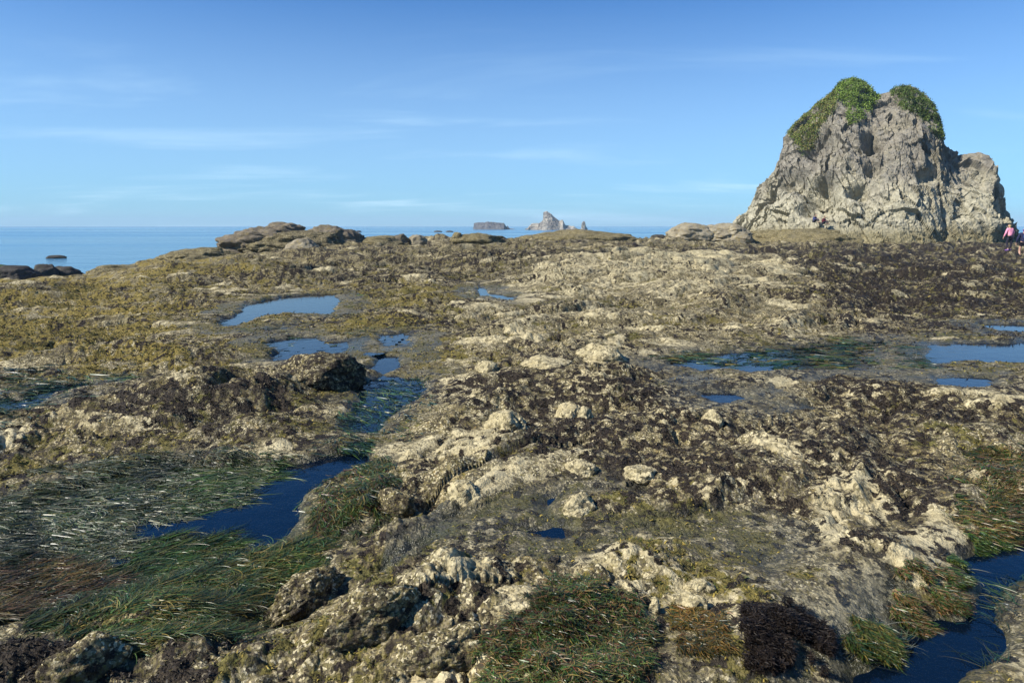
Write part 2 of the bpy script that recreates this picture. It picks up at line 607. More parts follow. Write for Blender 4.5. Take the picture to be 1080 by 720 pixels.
T.t.links.new(nv.outputs['Color'], sc_.inputs[0]); T.t.links.new(sc_.outputs[0], jit.inputs[1])
cellA = T.n('ShaderNodeTexVoronoi'); cellA.inputs['Scale'].default_value = 34; T.t.links.new(jit.outputs[0], cellA.inputs['Vector'])
cellB = T.n('ShaderNodeTexVoronoi'); cellB.inputs['Scale'].default_value = 85; T.t.links.new(jit.outputs[0], cellB.inputs['Vector'])
sa = T.n('ShaderNodeSeparateColor'); T.t.links.new(cellA.outputs['Color'], sa.inputs[0])
sb = T.n('ShaderNodeSeparateColor'); T.t.links.new(cellB.outputs['Color'], sb.inputs[0])
crust = T.noise(3.2, 5, .65)
pv = T.math('ADD', T.attr('pale'), T.math('MULTIPLY', T.math('SUBTRACT', fine, .5), .9))
# small crust bits: dark mussels and weed tips, pale barnacles, olive slime
bits = T.math('ADD', sa.outputs[0], T.math('MULTIPLY', T.math('SUBTRACT', crust, .5), -1.6))
rock = T.mix(T.ramp(bits, .52, .40, 0, .85), rock, (.045, .036, .024))
rock = T.mix(T.math('MULTIPLY', T.ramp(sb.outputs[0], .66, .74), T.ramp(crust, .60, .46)), rock, (.55, .48, .30))
rock = T.mix(T.math('MULTIPLY', T.ramp(sb.outputs[1], .55, .65), .7), rock, (.13, .11, .04))
rock = T.mix(T.ramp(sb.outputs[2], .30, .22, 0, .8), rock, (.05, .042, .028))
rock = T.mix(T.math('MULTIPLY', T.ramp(pv, .58, .82, 0, .85), T.ramp(bits, .10, .45, .25, 1.0)), rock, palec)
ov = T.math('ADD', T.attr('olive'), T.math('MULTIPLY', T.math('SUBTRACT', fine, .5), 1.2))
olc = T.mix(T.ramp(T.noise(40, 3), .35, .65), (.045, .042, .012), (.14, .125, .04))
olc = T.mix(T.attr('yellow'), olc, T.mix(T.ramp(fine, .35, .65), (.13, .10, .025), (.29, .22, .06)))
c = T.mix(T.ramp(ov, .56, .70), rock, olc)
dv = T.math('ADD', T.attr('dark'), T.math('MULTIPLY', T.math('SUBTRACT', T.noise(17, 7, .75), .5), 2.1))
dkc = T.mix(T.ramp(T.noise(70, 2), .4, .62), (.011, .008, .006), (.045, .034, .022))
dm = T.ramp(dv, .585, .65)
c = T.mix(dm, c, dkc)
wetv = T.attr('wet')
c = T.mix(T.math('MULTIPLY', wetv, .75), c, (.030, .034, .022))
rg = T.mix(dm, (.88,) * 3, (.7,) * 3)
rg = T.mix(wetv, rg, (.22,) * 3)
hgt = T.math('ADD', T.math('MULTIPLY', fine, 1.0), T.math('ADD', T.math('MULTIPLY', grit, .35), T.math('MULTIPLY', mus, .35)))
hgt = T.math('ADD', hgt, T.math('MULTIPLY', dm, .35))
hgt = T.math('ADD', hgt, T.math('MULTIPLY', sa.outputs[0], .5))
T.principled(c, rg, T.math('ADD', T.math('MULTIPLY', wetv, .3), .2), T.bump(hgt, .9, .022))
M_reef = T.m

me = flat_mesh('reef', np.stack([GX, GY, gz], -1), grid_faces(nR, nA), (nR - 1) * (nA - 1), True,
               dict(dark=m_dark, olive=m_olive, pale=m_pale, yellow=m_yel, wet=gwet), M_reef)
reef = tag(link('rocky_reef_ground', me), kind='structure')

# the viewer stands on the same rock: close the fan with a patch under and behind the viewpoint
bx = np.linspace(-26, 26, 220); by = np.linspace(-24, .9, 130)
BX, BY = np.meshgrid(bx, by)
bz = land(BX.ravel(), BY.ravel(), np.full(BX.size, .12)).reshape(BX.shape)
dfan = np.hypot(BX, BY - AP_Y)
ang = np.abs(np.arctan2(BX, BY - AP_Y))
bz = bz - .5 * sstep(R(99), R(91), ang) * (dfan > .9)
zero = np.zeros(BX.size)
me = flat_mesh('reef_behind', np.stack([BX.ravel(), BY.ravel(), bz.ravel()], -1), grid_faces(130, 220), 129 * 219, True,
               dict(dark=zero + .5, olive=zero + .5, pale=zero + .4, yellow=zero + .2, wet=zero), M_reef)
tag(link('rocky_ground_behind_viewer', me), kind='structure')

# ------------------------------------------------------------------ sea
T = NT('sea_water')
pos = T.pos()
mp = T.n('ShaderNodeMapping'); mp.inputs['Scale'].default_value = (.35, 1.0, 1.0)
mp.inputs['Rotation'].default_value = (0, 0, .12)
T.t.links.new(pos, mp.inputs['Vector'])
w_a = T.noise(.35, 5, .6, mp.outputs[0]); w_b = T.noise(2.2, 4, .6, mp.outputs[0])
big = T.noise(.012, 3, .5, mp.outputs[0])
hh = T.math('ADD', T.math('MULTIPLY', w_a, 1.0), T.math('MULTIPLY', w_b, .22))
nb = T.bump(hh, .55, .55)
base = T.mix(T.ramp(big, .4, .65), (.03, .13, .22), (.06, .20, .32))
rough = T.ramp(big, .35, .65, .10, .24)
T.principled(base, rough, .5, nb)
M_sea = T.m
sx = np.concatenate([-np.geomspace(3000, 30, 30), np.linspace(-25, 25, 5), np.geomspace(30, 3000, 30)])
sy = np.concatenate([np.linspace(-60, 30, 4), np.geomspace(34, 3200, 44)])
SX, SY = np.meshgrid(sx, sy)
me = flat_mesh('sea', np.stack([SX.ravel(), SY.ravel(), np.full(SX.size, SEA)], -1), grid_faces(len(sy), len(sx)), (len(sy) - 1) * (len(sx) - 1), True, None, M_sea)
tag(link('sea_water', me), kind='structure')

# ------------------------------------------------------------------ pool water
T = NT('pool_water')
rip = T.noise(6, 4, .6)
nb = T.bump(rip, .16, .02)
gl = T.n('ShaderNodeBsdfGlossy'); gl.inputs['Roughness'].default_value = .03
T.t.links.new(nb, gl.inputs['Normal'])
tr = T.n('ShaderNodeBsdfTransparent'); tr.inputs['Color'].default_value = (.45, .62, .68, 1)
df = T.n('ShaderNodeBsdfDiffuse'); df.inputs['Color'].default_value = (.006, .020, .050, 1)
ms0 = T.n('ShaderNodeMixShader'); ms0.inputs[0].default_value = .26
T.t.links.new(tr.outputs[0], ms0.inputs[1]); T.t.links.new(df.outputs[0], ms0.inputs[2])
fr = T.n('ShaderNodeFresnel'); fr.inputs['IOR'].default_value = 1.55
T.t.links.new(nb, fr.inputs['Normal'])
ms = T.n('ShaderNodeMixShader')
T.t.links.new(fr.outputs[0], ms.inputs[0]); T.t.links.new(ms0.outputs[0], ms.inputs[1]); T.t.links.new(gl.outputs[0], ms.inputs[2])
T.t.links.new(ms.outputs[0], T.out.inputs['Surface'])
M_pool = T.m
POOL_Z = {}
for nm, pl, lv, dp in POOLC:
    c = pl.mean(axis=0)
    lz = lv + float(base_h(math.exp(c[1]) * math.sin(c[0]), math.exp(c[1]) * math.cos(c[0])))
    POOL_Z[nm] = lz
    g = .18 / math.exp(c[1]) if c[1] < 1.9 else .045
    a0, a1 = pl[:, 0].min() - g, pl[:, 0].max() + g
    l0, l1 = pl[:, 1].min() - g, pl[:, 1].max() + g
    na, nl = 60, 60
    A2, L2 = np.meshgrid(np.linspace(a0, a1, na), np.linspace(l0, l1, nl))
    keep = sdf(pl, A2, L2) < g * .9
    q = grid_faces(nl, na)
    kf = keep.ravel()[q].any(axis=1)
    q = q[kf]
    used = np.unique(q); remap = np.zeros(A2.size, int); remap[used] = np.arange(len(used))
    rr = np.exp(L2.ravel()[used]); aa = A2.ravel()[used]
    me = flat_mesh('tide_pool_water', np.stack([rr * np.sin(aa), rr * np.cos(aa), np.full(len(used), lz)], -1), remap[q], len(q), True, None, M_pool)
    tag(link('tide_pool_water', me), kind='structure')

# ------------------------------------------------------------------ weed on the rock (uncountable cover)
def leaf_mat(name, rough=.45, spec=.5):
    T = NT(name)
    T.principled(T.attr('col', 'Color'), rough, spec)
    return T.m


M_leaf = leaf_mat('seaweed_frond', .6, .25)
M_blade = leaf_mat('eelgrass_blade', .42, .5)
M_shrub = leaf_mat('shrub_leaf', .6, .3)


def ribbons(name, p0, d, up, L, W, cols, mat, seg=3, droop=0.0, curl=None):
    """many small ribbons as one mesh; p0 start points, d horizontal heading, up rise per length"""
    n = len(p0)
    side = np.stack([-d[:, 1], d[:, 0], np.zeros(n)], -1)
    roll = rng.normal(0, .5, n)
    side[:, 2] = np.sin(roll); side[:, :2] *= np.cos(roll)[:, None]
    co = np.zeros((n, seg + 1, 2, 3))
    cur = p0.copy(); head = np.arctan2(d[:, 1], d[:, 0])
    rise = up.copy()
    for s in range(seg + 1):
        w = W * (1 - (s / seg) ** 2 * .75)
        co[:, s, 0] = cur - side * w[:, None] * .5
        co[:, s, 1] = cur + side * w[:, None] * .5
        if curl is not None: head = head + curl
        step = (L / seg)[:, None]
        cur = cur + np.stack([np.cos(head), np.sin(head), rise], -1) * step
        rise = rise - droop
    b = (np.arange(n) * (seg + 1) * 2)[:, None]
    fs = []
    for s in range(seg):
        fs.append(np.concatenate([b + s * 2, b + s * 2 + 1, b + s * 2 + 3, b + s * 2 + 2], 1))
    f = np.stack(fs, 1).reshape(-1, 4)
    col = np.repeat(np.concatenate([cols, np.ones((n, 1))], 1), (seg + 1) * 2, axis=0)
    return flat_mesh(name, co.reshape(-1, 3), f, len(f), True, dict(col=col), mat)


def pick_cols(n, palette, jitter=.25):
    pal = np.array(palette)
    i = rng.integers(0, len(pal), n)
    return np.clip(pal[i] * (1 + rng.normal(0, jitter, (n, 1))), .002, 1)


vis = (AA.ravel() > -R(48)) & (AA.ravel() < R(48)) & (RR.ravel() < 34)


def scatter(mask, n, size, name, label, palette, rise, wfac=.35, rmul=.0019):
    prob = mask * vis
    idx = rng.choice(len(prob), n, p=prob / prob.sum())
    j = rng.normal(0, 1, (n, 2)) * (rr_[idx] * .0025)[:, None]
    p0 = np.stack([GX[idx] + j[:, 0], GY[idx] + j[:, 1], gz[idx] - .004], -1)
    h = rng.random(n) * 2 * np.pi
    d = np.stack([np.cos(h), np.sin(h), np.zeros(n)], -1)
    L = (size + rmul * rr_[idx]) * rng.uniform(.5, 1.5, n)
    me = ribbons(name, p0, d, rng.uniform(rise[0], rise[1], n), L, L * wfac, pick_cols(n, palette), M_leaf, 2, .8, rng.normal(0, .5, n))
    return tag(link(name, me), label, 'seaweed', None, 'stuff')


dr_ = 1 - gwet
scatter(sstep(.56, .72, m_dark) * dr_, 230000, .009, 'dark_rock_weed', 'short dark brown seaweed matting the crowns of the reef rock', [(.011, .008, .006), (.026, .019, .013), (.085, .07, .04), (.018, .014, .009)], (.2, 1.1), .4)
scatter(sstep(.55, .72, m_olive) * (1 - sstep(.58, .7, m_dark)) * dr_ * (.3 + m_yel), 130000, .012, 'olive_rockweed', 'olive and yellow rockweed growing over the reef rock', [(.06, .055, .014), (.14, .12, .025), (.24, .18, .04), (.05, .06, .012)], (.2, 1.0), .35)


# ------------------------------------------------------------------ eelgrass lying in the pools
def blades(name, label, outline, n, length, width, heading, level, palette, spread=.35, lift=(.0, .03), seg=6, cat='eelgrass', kind='stuff', mound=0.0, near=0.0, mat=None, rise0=(-.05, .05), onland=False):
    pl = to_chart(outline, onland, 0 if onland else level)
    a0, a1, l0, l1 = pl[:, 0].min(), pl[:, 0].max(), pl[:, 1].min(), pl[:, 1].max()
    A = rng.uniform(a0, a1, n * 6); Lg = rng.uniform(l0, l1, n * 6)
    D = sdf(pl, A, Lg)
    jit = perlin(A * 22, Lg * 22, 91) * .05 + perlin(A * 70, Lg * 70, 92) * .03
    k = np.where(D + jit < 0)[0][:n]
    A, Lg, D = A[k], Lg[k], D[k]
    n = len(A)
    r = np.exp(Lg); x = r * np.sin(A); y = r * np.cos(A)
    flow = perlin(x / .9, y / .9, 33) * 1.3 + perlin(x / .3, y / .3, 34) * .9 + perlin(x / .1, y / .1, 36) * .6
    h = heading + flow * spread * 1.6 + rng.normal(0, spread, n)
    d = np.stack([np.cos(h), np.sin(h), np.zeros(n)], -1)
    zg = land(x, y)
    z0 = np.maximum(zg, level) + rng.uniform(lift[0], lift[1], n) + mound * sstep(0, -.06, D)
    if onland: z0 = zg + rng.uniform(lift[0], lift[1], n)
    Ls = length * rng.uniform(.5, 1.4, n)
    W = (width + .0006 * r) * rng.uniform(.6, 1.3, n)
    tone = .72 + .5 * perlin(x / .5, y / .5, 35)
    cols = pick_cols(n, palette, .3) * np.clip(tone, .35, 1.3)[:, None]
    me = ribbons(name, np.stack([x, y, z0], -1), d, rng.uniform(rise0[0], rise0[1], n), Ls, W, cols, mat or M_blade, seg, (rise0[0] + rise0[1]) / seg + .01, rng.normal(0, .22, n))
    return tag(link(name, me), label, cat, None, kind)


GREEN = [(.03, .075, .012), (.055, .11, .02), (.02, .05, .015), (.10, .12, .025)]
GREY_GLINT = [(.08, .10, .05), (.15, .16, .10), (.04, .07, .02), (.22, .22, .15), (.03, .05, .02), (.12, .11, .03), (.05, .08, .02)]  # greens plus pale greys that paint water glints onto the wet blades
GOLD = [(.13, .10, .02), (.20, .15, .035), (.07, .08, .02), (.03, .05, .012)]
RUST = [(.16, .075, .025), (.22, .12, .05), (.10, .08, .03), (.25, .18, .09)]
TEAL = [(.01, .05, .045), (.02, .07, .06), (.015, .04, .05), (.03, .09, .05)]
z1 = POOL_Z['navy']
blades('eelgrass', 'grey eelgrass matted across the left pool, water glints painted into its colour', [(-60, 545), (0, 535), (90, 500), (160, 480), (215, 480), (285, 488), (262, 520), (190, 544), (160, 556), (150, 590), (40, 620), (-60, 640)], 34000, .12, 0.0022, .35, z1, GREY_GLINT, .5, lift=(-0.015, 0.01))
blades('eelgrass', 'deep green eelgrass trailing into the dark left pool', [(120, 600), (170, 568), (245, 576), (236, 600), (150, 645), (60, 672), (20, 670)], 16000, .17, 0.002, .75, z1, GREEN + [(.09, .08, .02)], .16, (-0.02, 0.015))
blades('eelgrass', 'thin loose eelgrass strands drifting in the open dark left pool', [(200, 545), (300, 492), (392, 474), (365, 500), (300, 576), (238, 596)], 1300, .16, .0022, .5, z1 - .03, TEAL + GREEN + GREY_GLINT, .5, lift=(-.03, .028))
blades('eelgrass', 'thin dark strands drifting in the bottom right pool', [(880, 712), (940, 680), (1000, 650), (1030, 600), (1080, 590), (1075, 650), (1060, 700), (1000, 716)], 1500, .14, .0022, .9, POOL_Z['corner'] - .03, TEAL + GREY_GLINT + GREEN, .6, lift=(-.03, .026))
blades('eelgrass', 'green eelgrass fringing the top of the dark left pool', [(190, 500), (280, 486), (300, 492), (272, 515), (210, 545), (180, 540)], 3000, .20, 0.0026, .6, z1, GREEN, .2, (-0.02, 0.01))
blades('eelgrass', 'rusty orange eelgrass along the lower left edge', [(-60, 618), (40, 606), (130, 618), (80, 645), (20, 665), (-60, 690)], 9000, .13, 0.002, .5, z1, RUST + GOLD, .25, (-0.01, 0.03))
blades('eelgrass', 'golden green eelgrass below the dark left pool', [(60, 668), (150, 640), (240, 596), (330, 570), (345, 590), (270, 640), (230, 700), (160, 725), (60, 700)], 18000, .13, 0.002, .8, z1, GOLD + GREEN, .35, (-0.01, 0.02))
blades('eelgrass', 'green eelgrass on the bank right of the dark left pool', [(330, 555), (345, 520), (372, 497), (400, 490), (420, 505), (400, 545), (350, 575)], 9000, .10, 0.002, -1.2, z1, GREEN + GOLD + [(.12, .04, .02)], .35, (-0.01, 0.02))
blades('eelgrass', 'teal eelgrass submerged in the middle channel', [(380, 408), (430, 396), (458, 400), (448, 426), (425, 450), (400, 474), (352, 474), (364, 438)], 6000, .20, 0.0035, -.9, POOL_Z['channel'] + .004, TEAL + GREEN, .3, (-0.04, 0.004))
blades('eelgrass', 'dark green eelgrass around the far left pool', [(-60, 402), (90, 396), (155, 399), (90, 414), (48, 436), (0, 466), (-60, 470)], 3500, .25, 0.004, .4, POOL_Z['leftp'], GREEN + TEAL, .35, (-0.03, 0.01))
blades('eelgrass', 'dark green eelgrass around the upper pools', [(215, 345), (262, 318), (350, 307), (440, 345), (436, 372), (360, 372), (270, 382), (262, 358)], 1800, .22, 0.006, .4, -.04, GREEN + GOLD, .6, (-0.03, 0.01))
blades('eelgrass', 'blue green eelgrass choking the right hand channel', [(640, 382), (760, 374), (860, 364), (945, 356), (950, 378), (1000, 392), (900, 388), (790, 389)], 3500, .28, 0.006, .15, POOL_Z['right'], TEAL + GREEN + GOLD, .3, (-0.03, 0.006))
blades('eelgrass', 'yellow green grass on the right edge', [(1000, 500), (1060, 480), (1120, 470), (1140, 580), (1060, 585), (1010, 560), (1040, 530)], 16000, .07, 0.002, .1, -.13, GOLD + RUST + GREEN, .45, (0, 0.02), rise0=(-.1, .25), onland=True)

# countable tufts and clumps
blades('green_surfgrass_clump', 'green and rust red seaweed mat at the bottom centre', [(500, 730), (530, 665), (580, 625), (630, 612), (680, 640), (690, 690), (660, 725), (600, 740)], 42000, .038, .0018, .2, -.3, GREEN + GREEN + RUST + [(.10, .03, .02)] + GOLD, 1.6, (0, .04), 4, 'seaweed', None, .03, rise0=(-.1, .25), onland=True)
blades('black_seaweed_clump', 'near black low bushy seaweed mat at the bottom right', [(778, 700), (784, 672), (812, 650), (836, 644), (850, 660), (880, 676), (872, 694), (846, 690), (820, 706)], 26000, .022, .0018, .2, -.3, [(.012, .008, .006), (.02, .013, .009), (.035, .025, .018)], 2.5, (0, .05), 4, 'seaweed', None, .03, mat=M_leaf, rise0=(-.1, .6), onland=True)
blades('golden_seaweed_clump', 'golden brown seaweed clump left of the black clump', [(706, 650), (740, 645), (768, 662), (770, 690), (740, 690), (716, 670)], 7000, .045, .0018, -.6, -.3, GOLD + [(.30, .17, .03), (.24, .12, .03)], .9, (0, .03), 4, 'seaweed', None, .03, rise0=(-.1, .35), onland=True)
blades('surfgrass_tuft', 'bright green tuft draped over the bottom right pool edge', [(938, 648), (960, 632), (1006, 612), (1016, 640), (990, 652), (950, 656)], 9000, .045, .002, -.9, -.13, GREEN + RUST, .4, (0, .03), 4, 'seagrass', None, .03, rise0=(-.1, .25), onland=True)
blades('surfgrass_tuft', 'small green tuft above the bottom right pool', [(996, 604), (1014, 598), (1022, 614), (1008, 622)], 2500, .04, .002, -.9, -.13, GREEN, .4, (0, .03), 4, 'seagrass', None, .03, rise0=(-.1, .25), onland=True)
blades('surfgrass_tuft', 'olive tuft trailing into the bottom right pool from the left', [(890, 672), (930, 664), (946, 676), (930, 690), (900, 686)], 5000, .045, .002, -1.2, -.13, GOLD + GREEN, .4, (0, .03), 4, 'seagrass', None, .02, rise0=(-.1, .25), onland=True)
blades('surfgrass_tuft', 'dark green tuft at the top of the bottom right pool', [(1014, 584), (1048, 570), (1062, 578), (1040, 592), (1020, 596)], 6000, .045, .002, -.6, -.13, GREEN, .5, (0, .03), 4, 'seagrass', None, .03, rise0=(-.1, .25), onland=True)


# ------------------------------------------------------------------ rocks
def rock_mat(name, a, b, cst=None, dark=0.0, scale=1.0, olive=0.0, bumpd=.03):
    T = NT(name)
    n1 = T.noise(2.2 * scale, 6, .6); n2 = T.noise(14 * scale, 6, .65); n3 = T.noise(60 * scale, 4, .6)
    c = T.mix(T.ramp(n1, .35, .68), a, b)
    c = T.mix(T.ramp(n2, .6, .75, 0, .7), c, tuple(min(1, v * 1.5) for v in b))
    c = T.mix(T.ramp(n2, .45, .33, 0, .8), c, tuple(v * .35 for v in a))
    if cst: c = T.mix(T.ramp(T.noise(4 * scale, 4), .5, .68), c, cst)
    if olive: c = T.mix(T.ramp(T.math('ADD', T.noise(5 * scale, 5, .7), olive - .5), .5, .6), c, (.12, .10, .03))
    if dark: c = T.mix(T.ramp(T.math('ADD', T.noise(8 * scale, 7, .75), dark - .5), .52, .58), c, (.03, .022, .02))
    c = T.mix(T.ramp(n3, .45, .33, 0, .5), c, tuple(v * .3 for v in a))
    T.principled(c, .85, .35, T.bump(T.math('ADD', n2, T.math('MULTIPLY', n3, .4)), .9, bumpd))
    return T.m


M_pale = rock_mat('pale_rock', (.32, .28, .18), (.45, .40, .27), (.30, .25, .13), .12, 2.0, .12, .02)
M_palew = rock_mat('pale_weedy_rock', (.28, .25, .16), (.42, .37, .25), (.28, .23, .12), .36, 2.0, .35, .02)
M_grey = rock_mat('grey_rock', (.16, .15, .13), (.30, .28, .24), (.22, .18, .11), .2, 2.5)
M_brown = rock_mat('brown_outcrop', (.10, .082, .058), (.21, .175, .12), (.14, .11, .05), .38, .9, .25, .08)
M_bare = rock_mat('bare_outcrop', (.20, .17, .115), (.34, .30, .21), (.24, .19, .09), .1, .9, .2, .08)
M_dark = rock_mat('dark_shore_rock', (.035, .03, .025), (.08, .07, .06), (.05, .05, .03), .3, 1, 0, .06)
M_mossy = rock_mat('mossy_shore_rock', (.03, .05, .015), (.06, .11, .03), (.03, .03, .02), .1, 1, 0, .06)

import bmesh


def ico(sub):
    bm = bmesh.new()
    bmesh.ops.create_icosphere(bm, subdivisions=sub, radius=1)
    co = np.array([v.co[:] for v in bm.verts]); f = np.array([[v.index for v in q.verts] for q in bm.faces])
    bm.free()
    return co, f


ICO = {}


def rock_mesh(sx, sy, sz, seed, sub=5, facets=9, rough=.16, flat=.0, blocky=0.72):
    if sub not in ICO: ICO[sub] = ico(sub)
    co, f = ICO[sub]
    co = co.copy()
    rg = np.random.default_rng(seed)
    for i in range(facets):                       # broken faces
        nrm = rg.normal(size=3); nrm[2] = abs(nrm[2]) * .8 + .1; nrm /= np.linalg.norm(nrm)
        dd = rg.uniform(blocky, .95)
        s = co @ nrm - dd
        co -= np.maximum(s, 0)[:, None] * nrm * .92
    o = rg.random(3) * 50
    nn = co / np.linalg.norm(co, axis=1)[:, None]
    size = max(sx, sy, sz)
    for w, am in ((.9, 1.0), (.42, .55), (.2, .30), (.1, .16), (.05, .09)):
        co += nn * (rough * am * (np.abs(perlin3(nn * 1.0 / w + o, seed)) * 1.6 - .4))[:, None]
    co = co * np.array([sx, sy, sz])
    return co, f


def crust(o, dark=.5, olive=.5, pale=.45, yellow=.2):
    me = o.data
    me.materials.clear(); me.materials.append(M_reef)
    n = len(me.vertices)
    for k, v in dict(dark=dark, olive=olive, pale=pale, yellow=yellow, wet=0.0).items():
        at = me.attributes.new(k, 'FLOAT', 'POINT')
        at.data.foreach_set('value', np.full(n, v, np.float32))
    return o


def rock(name, label, cat, px, py, wpx, hpx, mat, seed, depth=.8, sub=5, rz=0, group=None, rough=.16, facets=9, blocky=.72, sink=.25, dist=None, zb=None):
    """px,py: foot of the rock in the photo, wpx,hpx its size there"""
    if dist is None:
        x, y = PL(px, py)
    else:
        d = ray(px, py); t = dist / math.hypot(d[0], d[1]); x, y = d[0] * t, d[1] * t
    r = math.hypot(x, y)
    k = r / 720.0 * math.cos(PITCH)
    w = wpx * k; h = hpx * k
    z = float(land(np.array([x]), np.array([y]), np.array([.3]))[0]) if zb is None else zb
    if dist is not None and zb is None: z = CAM_H - (py - 238) / 720 * r - .05
    sz = h / (1 - sink) / 1.75
    az = math.atan2(x, y)
    co, f = rock_mesh(w / 2, w / 2 * depth, sz, seed, sub, facets, rough, blocky=blocky)
    # long axis square to the line of sight from the shore path
    c_, s_ = math.cos(-az + rz), math.sin(-az + rz)
    co = np.stack([co[:, 0] * c_ - co[:, 1] * s_, co[:, 0] * s_ + co[:, 1] * c_, co[:, 2]], -1)
    me = flat_mesh(name, co, f, len(f), True, None, mat, 3)
    yy = w / 2 * depth * .6
    o = link(name, me, None, (x + math.sin(az) * yy, y + math.cos(az) * yy, z + sz * (1 - 2 * sink) * .9))
    return tag(o, label, cat, group)


G1 = 'pale boulders lying among the seaweed'
crust(rock('pale_boulder', 'pale cream angular boulder left of the reef middle, beside the dark pool bank', 'boulder', 490, 526, 42, 26, M_pale, 3, .9, group=G1, sink=.5), .38, .40, .80, .2)
crust(rock('pale_boulder', 'flat topped cream boulder half sunk beside the large angular one, nearest the middle channel', 'boulder', 434, 487, 30, 10, M_pale, 5, .9, 4, group=G1, sink=.5), .38, .40, .80, .2)
crust(rock('pale_boulder', 'two sided cream boulder standing out of dark weed right of centre', 'boulder', 600, 441, 34, 16, M_pale, 9, .8, group=G1, sink=.5), .38, .40, .80, .2)
crust(rock('pale_boulder', 'small cream boulder touching the right side of a larger one', 'boulder', 617, 441, 18, 12, M_pale, 12, .8, 4, group=G1, sink=.5), .38, .40, .80, .2)
crust(rock('pale_boulder', 'triangular pale boulder in dark weed just right of the centre', 'boulder', 613, 500, 42, 14, M_pale, 15, .7, group=G1, sink=.5), .38, .40, .80, .2)
crust(rock('pale_boulder', 'rounded pale boulder in the dark weed below the right hand channel', 'boulder', 752, 445, 24, 11, M_pale, 21, .8, 4, group=G1, sink=.5), .38, .40, .80, .2)
crust(rock('pale_boulder', 'low pale slab in dark weed beyond the triangular boulder', 'boulder', 678, 507, 42, 10, M_palew, 25, .8, group=G1, sink=.5), .38, .40, .80, .2)
crust(rock('pale_boulder', 'yellowish cream boulder at the edge of the shallow seep', 'boulder', 612, 540, 44, 18, M_palew, 33, .9, group=G1, sink=.5), .38, .40, .80, .2)
crust(rock('pale_boulder', 'smooth cream boulder in gravelly weed, upper of the pair left of the black clump', 'boulder', 738, 624, 36, 13, M_pale, 37, .6, group=G1, rz=.3, sink=.5), .38, .40, .80, .2)
crust(rock('pale_boulder', 'low smooth cream boulder, lower of the pair left of the black clump', 'boulder', 730, 645, 44, 13, M_pale, 41, .6, group=G1, sink=.5), .38, .40, .80, .2)
crust(rock('pale_boulder', 'upright thin pale stone beside the green and rust mat', 'boulder', 690, 646, 14, 15, M_pale, 43, .6, 4, group=G1, sink=.5), .38, .40, .80, .2)
crust(rock('pale_boulder', 'large smooth cream hump above the green and rust mat', 'boulder', 548, 640, 96, 16, M_palew, 47, .7, 6, group=G1, rz=.2, sink=.4), .38, .40, .80, .2)
crust(rock('grey_boulder', 'leaning grey slab on the bank right of the dark left pool', 'boulder', 418, 546, 50, 24, M_grey, 51, .5, group=G1, rz=-.6), .48, .50, .5)
crust(rock('pale_boulder', 'ragged pale boulder crusted with weed in the mid reef left of centre', 'boulder', 536, 452, 60, 22, M_palew, 55, .8, 6, group=G1, sink=.5), .38, .40, .80, .2)
crust(rock('pale_boulder', 'domed tan boulder in the mid reef above the channel', 'boulder', 634, 382, 60, 14, M_pale, 59, .9, 5, group=G1, sink=.5), .38, .40, .80, .2)
crust(rock('pale_boulder', 'small tan knob in mid reef left of the domed tan boulder', 'boulder', 514, 392, 28, 10, M_pale, 60, .9, 4, group=G1, sink=.5), .38, .40, .80, .2)
crust(rock('pale_boulder', 'broad low tan boulder between two tan domes in mid reef', 'boulder', 576, 388, 56, 9, M_pale, 62, .9, 5, group=G1, sink=.5), .38, .40, .80, .2)
crust(rock('grey_boulder', 'long grey barnacled ridge at the bottom left of centre', 'boulder', 400, 668, 130, 34, M_grey, 65, .45, 6, group=G1, rz=.35, sink=.45, rough=.2), .48, .50, .5)
crust(rock('grey_boulder', 'low grey barnacled ridge at the very bottom beside the rust mat', 'boulder', 470, 700, 130, 30, M_grey, 66, .5, 6, group=G1, rz=.25, sink=.45, rough=.2), .48, .50, .5)
crust(rock('grey_boulder', 'rounded grey barnacled ridge below the golden eelgrass', 'boulder', 325, 642, 120, 26, M_grey, 67, .5, 6, group=G1, rz=.6, sink=.45, rough=.2), .48, .50, .5)
crust(rock('grey_boulder', 'grey brown boulder in the dark bottom left corner', 'boulder', 90, 716, 90, 26, M_grey, 68, .6, 5, group=G1, rz=.2, sink=.45), .48, .50, .5)
crust(rock('weedy_boulder', 'dark weed covered hummock beside the middle channel', 'boulder', 342, 408, 100, 27, M_grey, 70, .8, 6, group=G1, sink=.35, rough=.14), .62, .5, .5)

# outcrops on the skyline
G2 = 'low outcrops along the seaward edge of the reef'
rock('outcrop', 'long dark brown outcrop with sloping left end on the skyline', 'outcrop', 284, 264, 104, 26, M_brown, 81, .7, 6, group=G2, blocky=.6, dist=46)
rock('outcrop', 'flat dark cap rock at the top of the left skyline outcrop', 'outcrop', 302, 247, 44, 13, M_brown, 82, .8, 5, group=G2, dist=47.5, zb=1.15, facets=14)
rock('outcrop', 'brown rounded outcrop stepping down at the right of the skyline group', 'outcrop', 348, 262, 74, 24, M_brown, 83, .7, 6, group=G2, dist=46.5)
rock('outcrop', 'smooth rounded boulder at the front of the left skyline outcrop', 'outcrop', 318, 268, 36, 17, M_bare, 84, .8, 5, group=G2, dist=42.5, facets=4)
crust(rock('outcrop', 'brown weedy saddle joining the two halves of the left skyline outcrop', 'outcrop', 318, 267, 130, 24, M_brown, 111, .6, 6, group=G2, dist=45.5), .55, .5, .35)
crust(rock('outcrop', 'low weedy ledge left of the skyline outcrop', 'outcrop', 212, 276, 80, 16, M_brown, 85, .8, 6, group=G2, dist=44), .50, .56, .42, .35)
